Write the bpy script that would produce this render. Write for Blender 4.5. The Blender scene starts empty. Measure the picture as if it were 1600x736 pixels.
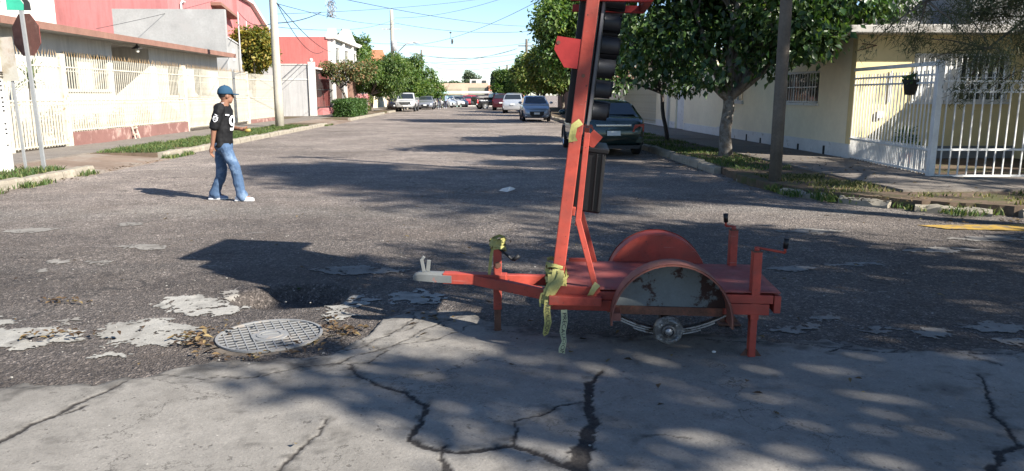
import bpy, bmesh, math, random
import numpy as np
from mathutils import Vector, Matrix
random.seed(7); rng = np.random.default_rng(7)
SC = bpy.context.scene
COL = SC.collection
R = math.radians

# ------------------------------------------------------------------ camera
FPX, CAM_H, PITCH, YAW = 1170.0, 1.57, 0.18586, 0.04197      # focal length in photo pixels (1600 wide)
cd = bpy.data.cameras.new('camera'); cam = bpy.data.objects.new('camera', cd); COL.objects.link(cam)
cam.location = (0, 0, CAM_H)
cam.rotation_euler = (math.pi/2 - PITCH, 0, -YAW)
cd.sensor_width = 36; cd.lens = 36*FPX/1600; cd.clip_start = .05; cd.clip_end = 3000
SC.camera = cam

# ------------------------------------------------------------------ sky, sun, exposure
SUN_EL = R(33.0)
SUN_H = Vector((0.805, -0.593, 0)).normalized()               # horizontal direction towards the sun
SUN_DIR = Vector((SUN_H.x*math.cos(SUN_EL), SUN_H.y*math.cos(SUN_EL), math.sin(SUN_EL)))
w = bpy.data.worlds.new('World'); SC.world = w; w.use_nodes = True
nt = w.node_tree; nt.nodes.clear()
bg = nt.nodes.new('ShaderNodeBackground'); wo = nt.nodes.new('ShaderNodeOutputWorld')
sky = nt.nodes.new('ShaderNodeTexSky'); sky.sky_type = 'NISHITA'; sky.sun_disc = False
sky.sun_elevation = SUN_EL; sky.sun_rotation = math.atan2(SUN_H.x, SUN_H.y)
sky.air_density = 1.0; sky.dust_density = 0.25; sky.ozone_density = 3.5; sky.altitude = 1400
bg.inputs[1].default_value = 0.076
nt.links.new(sky.outputs[0], bg.inputs[0]); nt.links.new(bg.outputs[0], wo.inputs[0])
sd = bpy.data.lights.new('sun', 'SUN'); sd.energy = 5.0; sd.angle = R(0.53); sd.color = (1.0, .95, .87)
sun = bpy.data.objects.new('sun', sd); COL.objects.link(sun)
sun.rotation_euler = SUN_DIR.to_track_quat('Z', 'Y').to_euler(); sun.location = (20, -15, 25)
SC.view_settings.view_transform = 'Standard'; SC.view_settings.look = 'None'
SC.view_settings.gamma = 1; SC.view_settings.use_curve_mapping = False
SC.view_settings.exposure = 1.45
try:
    SC.cycles.max_bounces = 8; SC.cycles.transparent_max_bounces = 16
except Exception: pass

# ------------------------------------------------------------------ survey helpers (photo pixel -> point in the place)
_a = YAW
_fh = Vector((math.sin(_a), math.cos(_a), 0)); _rt = Vector((math.cos(_a), -math.sin(_a), 0))
_fw = _fh*math.cos(PITCH) + Vector((0, 0, -math.sin(PITCH))); _up = _rt.cross(_fw)
def _ray(x, y): return _fw + _rt*((x-800)/FPX) + _up*((368-y)/FPX)
def gp(x, y, z=0.0):
    d = _ray(x, y); return Vector((0, 0, CAM_H)) + d*((z-CAM_H)/d.z)
def aty(x, y, Y):
    d = _ray(x, y); return Vector((0, 0, CAM_H)) + d*(Y/d.y)

# ------------------------------------------------------------------ mesh builder
class MB:
    def __init__(s): s.v = []; s.f = []
    def add(s, vs, fs):
        n = len(s.v); s.v += [tuple(p) for p in vs]; s.f += [tuple(i+n for i in f) for f in fs]; return s
    def box(s, c, d, rz=0.0):
        cx, cy, cz = c; x, y, z = d[0]/2, d[1]/2, d[2]/2; ca, sa = math.cos(rz), math.sin(rz)
        vs = []
        for k in (-z, z):
            for (i, j) in ((-x, -y), (x, -y), (x, y), (-x, y)):
                vs.append((cx+i*ca-j*sa, cy+i*sa+j*ca, cz+k))
        return s.add(vs, [(3, 2, 1, 0), (4, 5, 6, 7), (0, 1, 5, 4), (1, 2, 6, 5), (2, 3, 7, 6), (3, 0, 4, 7)])
    def bb(s, x0, x1, y0, y1, z0, z1):
        return s.box(((x0+x1)/2, (y0+y1)/2, (z0+z1)/2), (x1-x0, y1-y0, z1-z0))
    def bar(s, p0, p1, w, h, up=(0, 0, 1), w1=None, h1=None):
        p0 = Vector(p0); p1 = Vector(p1); d = (p1-p0).normalized(); up = Vector(up)
        sd = d.cross(up)
        if sd.length < 1e-4: sd = d.cross(Vector((1, 0, 0)))
        sd.normalize(); tp = sd.cross(d)
        w1 = w if w1 is None else w1; h1 = h if h1 is None else h1
        vs = []
        for p, a, b in ((p0, w/2, h/2), (p1, w1/2, h1/2)):
            for i, j in ((-1, -1), (1, -1), (1, 1), (-1, 1)): vs.append(p+sd*a*i+tp*b*j)
        return s.add(vs, [(3, 2, 1, 0), (4, 5, 6, 7), (0, 1, 5, 4), (1, 2, 6, 5), (2, 3, 7, 6), (3, 0, 4, 7)][::1])
    def tube(s, pts, rad, n=10, cap=True):
        pts = [Vector(p) for p in pts]; N = len(pts)
        if not hasattr(rad, '__len__'): rad = [rad]*N
        rings = []; prev = None
        for i, p in enumerate(pts):
            d = (pts[min(i+1, N-1)]-pts[max(i-1, 0)])
            d = d.normalized() if d.length > 1e-9 else Vector((0, 0, 1))
            if prev is None:
                a = d.cross(Vector((0, 0, 1)))
                if a.length < .05: a = d.cross(Vector((1, 0, 0)))
            else:
                a = prev - d*prev.dot(d)
                if a.length < 1e-5: a = d.cross(Vector((0, 1, 0)))
            a.normalize(); prev = a; b = d.cross(a)
            rings.append([p+(a*math.cos(t)+b*math.sin(t))*rad[i] for t in [2*math.pi*k/n for k in range(n)]])
        vs = [q for r_ in rings for q in r_]; fs = []
        for i in range(N-1):
            for k in range(n):
                k2 = (k+1) % n; fs.append((i*n+k, i*n+k2, (i+1)*n+k2, (i+1)*n+k))
        if cap: fs.append(tuple(range(n))[::-1]); fs.append(tuple((N-1)*n+k for k in range(n)))
        return s.add(vs, fs)
    def capsule(s, p0, p1, r0, r1, n=12):
        p0 = Vector(p0); p1 = Vector(p1); d = (p1-p0); L = d.length
        d = d/L if L > 1e-9 else Vector((0, 0, 1))
        pts = []; rr = []
        for t in (0, 30, 60, 90): pts.append(p0-d*r0*math.cos(R(t))); rr.append(max(r0*math.sin(R(t)), r0*.03))
        for t in (90, 60, 30, 0): pts.append(p1+d*r1*math.cos(R(t))); rr.append(max(r1*math.sin(R(t)), r1*.03))
        # tube() ring orientation only needs distinct points
        return s.tube(pts, rr, n)
    def ell(s, c, r, nu=16, nv=10, rot=None):
        c = Vector(c); vs = []; fs = []
        for i in range(nv+1):
            th = math.pi*i/nv; st = max(math.sin(th), .02)
            for k in range(nu):
                ph = 2*math.pi*k/nu
                q = Vector((r[0]*st*math.cos(ph), r[1]*st*math.sin(ph), r[2]*math.cos(th)))
                if rot is not None: q = rot @ q
                vs.append(c+q)
        for i in range(nv):
            for k in range(nu):
                k2 = (k+1) % nu; fs.append((i*nu+k, (i+1)*nu+k, (i+1)*nu+k2, i*nu+k2))
        fs.append(tuple(range(nu))); fs.append(tuple(nv*nu+k for k in range(nu))[::-1])
        return s.add(vs, fs)
    def lathe(s, prof, c=(0, 0, 0), ax='z', n=24, a0=0, a1=2*math.pi, basis=None):
        c = Vector(c); full = abs(a1-a0-2*math.pi) < 1e-6; m = n if full else n+1
        if basis is None:
            basis = {'z': (Vector((1, 0, 0)), Vector((0, 1, 0)), Vector((0, 0, 1))),
                     'x': (Vector((0, 1, 0)), Vector((0, 0, 1)), Vector((1, 0, 0))),
                     'y': (Vector((0, 0, 1)), Vector((1, 0, 0)), Vector((0, 1, 0)))}[ax]
        e1, e2, e3 = [Vector(b) for b in basis]; vs = []; fs = []
        for (r_, z_) in prof:
            for k in range(m):
                t = a0+(a1-a0)*k/n; vs.append(c+(e1*math.cos(t)+e2*math.sin(t))*r_+e3*z_)
        for i in range(len(prof)-1):
            for k in range(n):
                k2 = (k+1) % m if full else k+1
                fs.append((i*m+k, i*m+k2, (i+1)*m+k2, (i+1)*m+k))
        return s.add(vs, fs)
    def prism(s, poly, fn, d0, d1):
        n = len(poly); vs = [fn(a, b, d0) for a, b in poly]+[fn(a, b, d1) for a, b in poly]
        fs = [tuple(range(n))[::-1], tuple(range(n, 2*n))]+[(i, (i+1) % n, n+(i+1) % n, n+i) for i in range(n)]
        return s.add(vs, fs)
    def ngon(s, pts): return s.add(pts, [tuple(range(len(pts)))])
    def loft(s, rings, cap=True, close=True):
        n = len(rings[0]); vs = [p for r_ in rings for p in r_]; fs = []
        for i in range(len(rings)-1):
            for k in range(n if close else n-1):
                k2 = (k+1) % n; fs.append((i*n+k, i*n+k2, (i+1)*n+k2, (i+1)*n+k))
        if cap: fs.append(tuple(range(n))[::-1]); fs.append(tuple((len(rings)-1)*n+k for k in range(n)))
        return s.add(vs, fs)
    def mesh(s, name, off=(0, 0, 0), smooth=False):
        me = bpy.data.meshes.new(name); o = Vector(off)
        me.from_pydata([(p[0]-o.x, p[1]-o.y, p[2]-o.z) for p in s.v], [], s.f)
        bm = bmesh.new(); bm.from_mesh(me); bmesh.ops.recalc_face_normals(bm, faces=bm.faces); bm.to_mesh(me); bm.free()
        if smooth: me.polygons.foreach_set('use_smooth', [True]*len(me.polygons))
        return me
    def build(s, name, mat, parent=None, smooth=False, bevel=0.0, kind=None, auto=None):
        off = wl(parent) if parent is not None else (0, 0, 0)
        return mkobj(name, s.mesh(name, off, smooth or auto is not None), mat, parent, bevel, kind, auto)

def wl(o):
    v = Vector((0, 0, 0))
    while o is not None: v = v+o.location; o = o.parent
    return v
def mkobj(name, me, mat, parent=None, bevel=0.0, kind=None, auto=None):
    o = bpy.data.objects.new(name, me); COL.objects.link(o)
    if mat is not None and len(me.materials) == 0: me.materials.append(mat)
    if parent is not None: o.parent = parent
    if bevel:
        m = o.modifiers.new('bevel', 'BEVEL'); m.width = bevel; m.segments = 2; m.limit_method = 'ANGLE'; m.angle_limit = R(40)
    if auto is not None:
        try: me.set_sharp_from_angle(angle=R(auto))
        except Exception: pass
    if kind: o['kind'] = kind
    return o
def tag(o, label, cat, group=None):
    o['label'] = label; o['category'] = cat
    if group: o['group'] = group
    return o
def thing(name, label, cat, loc=(0, 0, 0), group=None):
    o = bpy.data.objects.new(name, None); COL.objects.link(o); o.location = loc; o.empty_display_size = .2
    return tag(o, label, cat, group)
def rep(name, me, parent, places, rz=None):
    "alike pieces that share one mesh; places in world coordinates"
    off = wl(parent); out = []
    for i, p in enumerate(places):
        o = bpy.data.objects.new(name, me); COL.objects.link(o); o.parent = parent
        o.location = Vector(p)-off
        if rz is not None: o.rotation_euler[2] = rz[i] if hasattr(rz, '__len__') else rz
        out.append(o)
    return out
def copy_tree(o, parent=None, mats=None):
    c = o.copy(); COL.objects.link(c); c.parent = parent
    if mats and o.type == 'MESH' and o.data.materials and o.data.materials[0].name in mats:
        c.data = o.data.copy(); c.data.materials[0] = mats[o.data.materials[0].name]
    for ch in list(o.children): copy_tree(ch, c, mats)
    return c
def fuse(name, mb, mat, parent, voxel=.008, smooth=5, fac=.5, disp=0.0, dscale=.12):
    "one continuous skin grown round overlapping closed shapes"
    me = mb.mesh(name+'_raw'); o = bpy.data.objects.new('tmp', me); COL.objects.link(o)
    m = o.modifiers.new('r', 'REMESH'); m.mode = 'VOXEL'; m.voxel_size = voxel
    if smooth:
        m = o.modifiers.new('s', 'SMOOTH'); m.factor = fac; m.iterations = smooth
    if disp:
        tx = bpy.data.textures.new(name+'_fold', 'CLOUDS'); tx.noise_scale = dscale; tx.noise_depth = 1
        m = o.modifiers.new('d', 'DISPLACE'); m.texture = tx; m.strength = disp; m.mid_level = .5
    dg = bpy.context.evaluated_depsgraph_get()
    me2 = bpy.data.meshes.new_from_object(o.evaluated_get(dg)); me2.name = name
    bpy.data.objects.remove(o); bpy.data.meshes.remove(me)
    me2.polygons.foreach_set('use_smooth', [True]*len(me2.polygons))
    if parent is not None:
        off = wl(parent); me2.transform(Matrix.Translation(-off))
    me2.materials.clear()
    return mkobj(name, me2, mat, parent)
def text_pts(s, size, extrude=0.0):
    "flat letters in the xy plane, centred"
    cu = bpy.data.curves.new('t', 'FONT'); cu.body = s; cu.size = size; cu.extrude = extrude
    cu.align_x = 'CENTER'; cu.align_y = 'CENTER'; cu.resolution_u = 3
    o = bpy.data.objects.new('t', cu); COL.objects.link(o)
    me = bpy.data.meshes.new_from_object(o.evaluated_get(bpy.context.evaluated_depsgraph_get()))
    vs = [tuple(v.co) for v in me.vertices]; fs = [tuple(p.vertices) for p in me.polygons]
    bpy.data.objects.remove(o); bpy.data.curves.remove(cu); bpy.data.meshes.remove(me)
    return vs, fs

# ------------------------------------------------------------------ numpy value noise
_perm = rng.permutation(4096)
def vnoise(x, y, seed=0):
    xi = np.floor(x).astype(int); yi = np.floor(y).astype(int); fx = x-xi; fy = y-yi
    fx = fx*fx*(3-2*fx); fy = fy*fy*(3-2*fy)
    def h(a, b): return _perm[(_perm[(a+seed*131) & 4095]+b*7) & 4095]/4095.0
    return (h(xi, yi)*(1-fx)+h(xi+1, yi)*fx)*(1-fy)+(h(xi, yi+1)*(1-fx)+h(xi+1, yi+1)*fx)*fy
def fbm(x, y, o=4, seed=0):
    s = 0; a = .5; t = 0
    for k in range(o): s = s+a*vnoise(x*2**k, y*2**k, seed+k); t += a; a *= .5
    return s/t-.5

# ------------------------------------------------------------------ materials
MATS = {}
def _n(nt, t, **kw):
    n = nt.nodes.new(t)
    for k, v in kw.items(): setattr(n, k, v)
    return n
def noise(nt, vec, scale, detail=4, rough=.6):
    n = _n(nt, 'ShaderNodeTexNoise'); n.inputs['Scale'].default_value = scale; n.inputs['Detail'].default_value = detail
    n.inputs['Roughness'].default_value = rough; nt.links.new(vec, n.inputs['Vector']); return n.outputs['Fac']
def ramp(nt, fac, stops):
    r_ = _n(nt, 'ShaderNodeValToRGB'); e = r_.color_ramp.elements
    e[0].position, e[0].color = stops[0][0], c4(stops[0][1]); e[1].position, e[1].color = stops[-1][0], c4(stops[-1][1])
    for p, c in stops[1:-1]:
        q = e.new(p); q.color = c4(c)
    nt.links.new(fac, r_.inputs[0]); return r_.outputs[0]
def c4(c):
    if not hasattr(c, '__len__'): c = (c, c, c)
    return (c[0], c[1], c[2], 1)
def mix(nt, fac, a, b, mode='MIX'):
    m = _n(nt, 'ShaderNodeMix', data_type='RGBA', blend_type=mode)
    for sock, v in ((m.inputs[0], fac), (m.inputs[6], a), (m.inputs[7], b)):
        if isinstance(v, bpy.types.NodeSocket): nt.links.new(v, sock)
        elif sock == m.inputs[0]: sock.default_value = v
        else: sock.default_value = c4(v)
    return m.outputs[2]
def mth(nt, op, a, b=0.0, c=0.0):
    m = _n(nt, 'ShaderNodeMath', operation=op)
    for i, v in enumerate((a, b, c)):
        if isinstance(v, bpy.types.NodeSocket): nt.links.new(v, m.inputs[i])
        else: m.inputs[i].default_value = v
    return m.outputs[0]
def base(name):
    m = bpy.data.materials.new(name); m.use_nodes = True; nt = m.node_tree
    return m, nt, nt.nodes['Principled BSDF'], _n(nt, 'ShaderNodeTexCoord')
def bump(nt, p, h, strength, dist=.01):
    b = _n(nt, 'ShaderNodeBump'); b.inputs['Strength'].default_value = strength; b.inputs['Distance'].default_value = dist
    nt.links.new(h, b.inputs['Height']); nt.links.new(b.outputs[0], p.inputs['Normal'])
def M(name, col, rough=.7, var=.12, scale=3.0, metal=0.0, bmp=.15, bscale=80, wear=None, wth=.6, wscale=6, wrough=None, spec=.4, coat=0, streak=False, hard=.06, grime=None):
    if name in MATS: return MATS[name]
    m, nt, p, tc = base(name); ob = tc.outputs['Object']
    n1 = noise(nt, ob, scale, 5); n2 = noise(nt, ob, scale*9, 3)
    f = mth(nt, 'ADD', mth(nt, 'MULTIPLY', n1, .65), mth(nt, 'MULTIPLY', n2, .35))
    lo = tuple(c*(1-var*1.6) for c in col); hi = tuple(min(c*(1+var*1.3), 1) for c in col)
    c = ramp(nt, f, [(.3, lo), (.7, hi)])
    if grime is not None:
        gn = noise(nt, ob, 4.5, 8, .72); c = mix(nt, mth(nt, 'MULTIPLY', ramp(nt, gn, [(.45, 0.0), (.70, 1.0)]), grime[1]), c, grime[0])
        sp_ = noise(nt, ob, 55, 4, .6); c = mix(nt, ramp(nt, sp_, [(.66, 0.0), (.69, 1.0)]), c, (.07, .03, .022))
        mps = _n(nt, 'ShaderNodeMapping'); mps.inputs['Scale'].default_value = (2, 2, 40); nt.links.new(ob, mps.inputs[0])
        c = mix(nt, mth(nt, 'MULTIPLY', ramp(nt, noise(nt, mps.outputs[0], 2.5, 4, .6), [(.68, 0.0), (.71, 1.0)]), .55), c, (.33, .20, .17))
    if streak:
        mp = _n(nt, 'ShaderNodeMapping'); mp.inputs['Scale'].default_value = (5, 5, .35); nt.links.new(ob, mp.inputs[0])
        s = ramp(nt, noise(nt, mp.outputs[0], 1.2, 5, .7), [(.45, 1.0), (.75, .62)])
        c = mix(nt, .7, c, s, 'MULTIPLY')
    p.inputs['Roughness'].default_value = rough
    if wear is not None:
        wn = noise(nt, ob, wscale, 7, .68)
        wf = ramp(nt, wn, [(wth-hard, 0.0), (wth+hard, 1.0)])
        c = mix(nt, wf, c, wear)
        if wrough is not None:
            rr = mth(nt, 'MULTIPLY_ADD', wf, wrough-rough, rough); nt.links.new(rr, p.inputs['Roughness'])
    nt.links.new(c, p.inputs['Base Color']); p.inputs['Metallic'].default_value = metal
    p.inputs['Specular IOR Level'].default_value = spec
    if coat: p.inputs['Coat Weight'].default_value = coat; p.inputs['Coat Roughness'].default_value = .08
    if bmp: bump(nt, p, noise(nt, ob, bscale, 4), bmp, .004)
    MATS[name] = m; return m
def leafmat(name, cols, rough=.5, trans=.35, spec=.3):
    if name in MATS: return MATS[name]
    m, nt, p, tc = base(name)
    g = _n(nt, 'ShaderNodeNewGeometry')
    c = ramp(nt, g.outputs['Random Per Island'], [(i/(len(cols)-1), k) for i, k in enumerate(cols)])
    big = noise(nt, tc.outputs['Object'], .9, 3)
    c = mix(nt, .55, c, ramp(nt, big, [(.35, .6), (.65, 1.25)]), 'MULTIPLY')
    nt.links.new(c, p.inputs['Base Color']); p.inputs['Roughness'].default_value = rough
    p.inputs['Specular IOR Level'].default_value = spec
    t = _n(nt, 'ShaderNodeBsdfTranslucent'); nt.links.new(mix(nt, 1.0, c, (1.25, 1.35, .55), 'MULTIPLY'), t.inputs[0])
    mx = _n(nt, 'ShaderNodeMixShader'); mx.inputs[0].default_value = trans
    nt.links.new(p.outputs[0], mx.inputs[1]); nt.links.new(t.outputs[0], mx.inputs[2])
    nt.links.new(mx.outputs[0], nt.nodes['Material Output'].inputs[0])
    MATS[name] = m; return m
def glassmat(name='dark_glass', col=(.02, .025, .03), rough=.06):
    if name in MATS: return MATS[name]
    m, nt, p, tc = base(name)
    p.inputs['Base Color'].default_value = c4(col); p.inputs['Roughness'].default_value = rough
    p.inputs['Specular IOR Level'].default_value = .8
    MATS[name] = m; return m
def asphalt_mat():
    m, nt, p, tc = base('asphalt'); ob = tc.outputs['Object']
    big = noise(nt, ob, .35, 6, .62); mid = noise(nt, ob, 2.2, 6, .65)
    c = ramp(nt, big, [(.3, (.074, .062, .054)), (.5, (.106, .089, .077)), (.72, (.150, .127, .108))])
    # the side street beyond the junction is older and bleached; a gritty strip lies along the junction edge
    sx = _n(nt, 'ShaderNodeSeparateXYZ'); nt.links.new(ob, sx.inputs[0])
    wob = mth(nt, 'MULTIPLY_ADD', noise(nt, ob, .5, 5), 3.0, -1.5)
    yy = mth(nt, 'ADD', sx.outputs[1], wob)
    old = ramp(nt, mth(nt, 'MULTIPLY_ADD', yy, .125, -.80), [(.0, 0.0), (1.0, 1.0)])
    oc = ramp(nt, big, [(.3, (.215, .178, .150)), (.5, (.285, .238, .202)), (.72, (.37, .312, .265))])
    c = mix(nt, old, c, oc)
    grit = ramp(nt, mth(nt, 'ABSOLUTE', mth(nt, 'SUBTRACT', yy, 10.2)), [(.12, 1.0), (.75, 0.0)])
    c = mix(nt, mth(nt, 'MULTIPLY', grit, .6), c, (.24, .215, .185))
    c = mix(nt, .7, c, ramp(nt, mid, [(.3, .72), (.7, 1.28)]), 'MULTIPLY')
    # wheel-worn bands that run with the traffic: along the cross street near the camera, along the side street beyond
    mp = _n(nt, 'ShaderNodeMapping'); mp.inputs['Scale'].default_value = (.10, 1.35, 1); nt.links.new(ob, mp.inputs[0])
    band = ramp(nt, noise(nt, mp.outputs[0], 1.0, 7, .62), [(.42, 0.0), (.68, 1.0)])
    c = mix(nt, mth(nt, 'MULTIPLY', band, .45), c, (.155, .137, .122))
    c = mix(nt, .8, c, ramp(nt, noise(nt, ob, .22, 6, .65), [(.32, .62), (.5, 1.0), (.68, 1.3)]), 'MULTIPLY')
    oil = ramp(nt, noise(nt, ob, 1.3, 6, .7), [(.60, 0.0), (.72, 1.0)])
    c = mix(nt, mth(nt, 'MULTIPLY', oil, .5), c, (.05, .043, .038))
    # aggregate stones
    vo = _n(nt, 'ShaderNodeTexVoronoi'); vo.inputs['Scale'].default_value = 85; nt.links.new(ob, vo.inputs['Vector'])
    sp = ramp(nt, vo.outputs['Color'], [(.0, .38), (.5, .75), (.8, 1.25), (1.0, 3.0)])
    c = mix(nt, .85, c, sp, 'MULTIPLY')
    vs = _n(nt, 'ShaderNodeTexVoronoi'); vs.inputs['Scale'].default_value = 34; nt.links.new(ob, vs.inputs['Vector'])
    c = mix(nt, .6, c, ramp(nt, vs.outputs['Color'], [(.0, .5), (.7, 1.0), (1.0, 2.2)]), 'MULTIPLY')
    # fine cracks
    ve = _n(nt, 'ShaderNodeTexVoronoi', feature='DISTANCE_TO_EDGE'); ve.inputs['Scale'].default_value = .55
    wv = _n(nt, 'ShaderNodeVectorMath', operation='ADD'); nt.links.new(ob, wv.inputs[0])
    nz = _n(nt, 'ShaderNodeTexNoise'); nz.inputs['Scale'].default_value = 2.5; nz.inputs['Detail'].default_value = 5; nt.links.new(ob, nz.inputs['Vector'])
    sc = _n(nt, 'ShaderNodeVectorMath', operation='SCALE'); sc.inputs['Scale'].default_value = .9; nt.links.new(nz.outputs['Color'], sc.inputs[0])
    nt.links.new(sc.outputs[0], wv.inputs[1]); nt.links.new(wv.outputs[0], ve.inputs['Vector'])
    cr = ramp(nt, ve.outputs['Distance'], [(.004, 1.0), (.014, 0.0)])
    msk = ramp(nt, noise(nt, ob, .5, 2), [(.48, 0.0), (.6, 1.0)])
    c = mix(nt, mth(nt, 'MULTIPLY', mth(nt, 'MULTIPLY', cr, msk), .7), c, (.03, .028, .026))
    # dust and dry dirt, brown
    du = ramp(nt, noise(nt, ob, .8, 6, .7), [(.52, 0.0), (.72, 1.0)])
    c = mix(nt, mth(nt, 'MULTIPLY', du, .4), c, (.135, .105, .083))
    # pale scraped spots
    mp2 = _n(nt, 'ShaderNodeMapping'); mp2.inputs['Scale'].default_value = (.8, 3.2, 1); nt.links.new(ob, mp2.inputs[0])
    pz = ramp(nt, noise(nt, mp2.outputs[0], 1.1, 8, .66), [(.665, 0.0), (.69, 1.0)])
    c = mix(nt, mth(nt, 'MULTIPLY', pz, .7), c, (.24, .225, .20))
    nt.links.new(c, p.inputs['Base Color']); p.inputs['Roughness'].default_value = .85; p.inputs['Specular IOR Level'].default_value = .25
    h = mth(nt, 'ADD', mth(nt, 'ADD', vo.outputs['Distance'], mth(nt, 'MULTIPLY', vs.outputs['Distance'], .8)), mth(nt, 'MULTIPLY', noise(nt, ob, 22, 5), 1.8))
    bump(nt, p, h, .9, .014)
    return m
def concrete_mat(name='worn_concrete', attr=True, c0=(.178, .164, .144), c1=(.24, .222, .196)):
    m, nt, p, tc = base(name); ob = tc.outputs['Object']
    c = ramp(nt, noise(nt, ob, 1.1, 7, .6), [(.3, c0), (.7, c1)])
    c = mix(nt, .6, c, ramp(nt, noise(nt, ob, 9, 8, .75), [(.3, .72), (.7, 1.2)]), 'MULTIPLY')
    vo = _n(nt, 'ShaderNodeTexVoronoi'); vo.inputs['Scale'].default_value = 120; nt.links.new(ob, vo.inputs['Vector'])
    c = mix(nt, .5, c, ramp(nt, vo.outputs['Color'], [(0, .35), (.22, .9), (.8, 1.08), (1, 1.5)]), 'MULTIPLY')
    # pits filled with dirt
    pits = ramp(nt, noise(nt, ob, 19, 4, .6), [(.655, 0.0), (.69, 1.0)])
    c = mix(nt, mth(nt, 'MULTIPLY', pits, .75), c, (.09, .08, .07))
    st = ramp(nt, noise(nt, ob, 1.7, 7, .68), [(.52, 0.0), (.72, 1.0)])
    c = mix(nt, mth(nt, 'MULTIPLY', st, .5), c, (.11, .098, .085))
    # hairline cracks with dirt in them
    nz = _n(nt, 'ShaderNodeTexNoise'); nz.inputs['Scale'].default_value = 3.5; nz.inputs['Detail'].default_value = 7; nz.inputs['Roughness'].default_value = .7; nt.links.new(ob, nz.inputs['Vector'])
    sc = _n(nt, 'ShaderNodeVectorMath', operation='SCALE'); sc.inputs['Scale'].default_value = .7; nt.links.new(nz.outputs['Color'], sc.inputs[0])
    wv = _n(nt, 'ShaderNodeVectorMath', operation='ADD'); nt.links.new(ob, wv.inputs[0]); nt.links.new(sc.outputs[0], wv.inputs[1])
    ve = _n(nt, 'ShaderNodeTexVoronoi', feature='DISTANCE_TO_EDGE'); ve.inputs['Scale'].default_value = 1.1; nt.links.new(wv.outputs[0], ve.inputs['Vector'])
    hl = mth(nt, 'MULTIPLY', ramp(nt, ve.outputs['Distance'], [(.003, 1.0), (.009, 0.0)]), ramp(nt, noise(nt, ob, .9, 3), [(.47, 0.0), (.56, 1.0)]))
    c = mix(nt, mth(nt, 'MULTIPLY', hl, .75), c, (.05, .044, .038))
    if attr:
        at = _n(nt, 'ShaderNodeAttribute', attribute_name='crack')
        dirt = ramp(nt, noise(nt, ob, 40, 4, .7), [(.3, (.018, .016, .015)), (.7, (.05, .044, .039))])
        c = mix(nt, at.outputs['Fac'], c, dirt)
    nt.links.new(c, p.inputs['Base Color']); p.inputs['Roughness'].default_value = .9; p.inputs['Specular IOR Level'].default_value = .2
    h = mth(nt, 'ADD', noise(nt, ob, 70, 5, .7), mth(nt, 'MULTIPLY', pits, -.8))
    bump(nt, p, h, .5, .008)
    return m
# ================================================================== SETTING: ground
ASPH = asphalt_mat(); CONC = concrete_mat(); CONC2 = concrete_mat('patch_concrete', False, (.195, .186, .170), (.26, .25, .228))
CONC3 = concrete_mat('exposed_concrete', True, (.25, .238, .212), (.34, .323, .288))
WALKM = concrete_mat('walk_concrete', False, (.155, .132, .110), (.225, .197, .168))
DIRT = M('dirt', (.13, .095, .068), .95, .3, 1.2, bmp=.6, bscale=40, wear=(.085, .085, .04), wth=.56, wscale=1.6, spec=.1)
DRIVE = M('driveway_dirt', (.20, .148, .112), .95, .2, .8, bmp=.4, bscale=40, wear=(.25, .21, .17), wth=.55, wscale=1.1, spec=.1)
KERBM = M('kerb_concrete', (.27, .24, .19), .9, .2, 2, bmp=.5, bscale=50, wear=(.20, .17, .13), wth=.6, wscale=3.5, spec=.2)

def in_poly(px, py, poly):
    ins = np.zeros(px.shape, bool); n = len(poly); j = n-1
    for i in range(n):
        xi, yi = poly[i]; xj, yj = poly[j]
        c = ((yi > py) != (yj > py)) & (px < (xj-xi)*(py-yi)/(yj-yi+1e-12)+xi)
        ins ^= c; j = i
    return ins
def grid_obj(name, xs, ys, zf, keep, mat, parent=None, kind=None, attr=None, smooth=True):
    X, Y = np.meshgrid(xs, ys); Z = zf(X, Y); nx, ny = len(xs), len(ys)
    co = np.stack([X, Y, Z], -1).reshape(-1, 3)
    idx = np.arange(nx*ny).reshape(ny, nx)
    q = np.stack([idx[:-1, :-1], idx[:-1, 1:], idx[1:, 1:], idx[1:, :-1]], -1).reshape(-1, 4)
    if keep is not None:
        cx = (X[:-1, :-1]+X[1:, 1:])/2; cy = (Y[:-1, :-1]+Y[1:, 1:])/2
        q = q[keep(cx, cy).reshape(-1)]
    used, inv = np.unique(q, return_inverse=True); q = inv.reshape(-1, 4); co = co[used]
    me = np_mesh(name, co, q, 4, smooth)
    if attr is not None:
        a = me.attributes.new('crack', 'FLOAT', 'POINT'); a.data.foreach_set('value', attr(co[:, 0], co[:, 1]).astype(np.float32))
    return mkobj(name, me, mat, parent, kind=kind)
def np_mesh(name, co, q, k, smooth=False):
    me = bpy.data.meshes.new(name); n = len(q)
    me.vertices.add(len(co)); me.vertices.foreach_set('co', np.asarray(co, np.float32).ravel())
    me.loops.add(n*k); me.loops.foreach_set('vertex_index', np.asarray(q, np.int32).ravel())
    me.polygons.add(n); me.polygons.foreach_set('loop_start', np.arange(0, n*k, k, dtype=np.int32))
    try: me.polygons.foreach_set('loop_total', np.full(n, k, np.int32))
    except Exception: pass
    if smooth: me.polygons.foreach_set('use_smooth', np.ones(n, bool))
    me.update(calc_edges=True); return me

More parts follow.
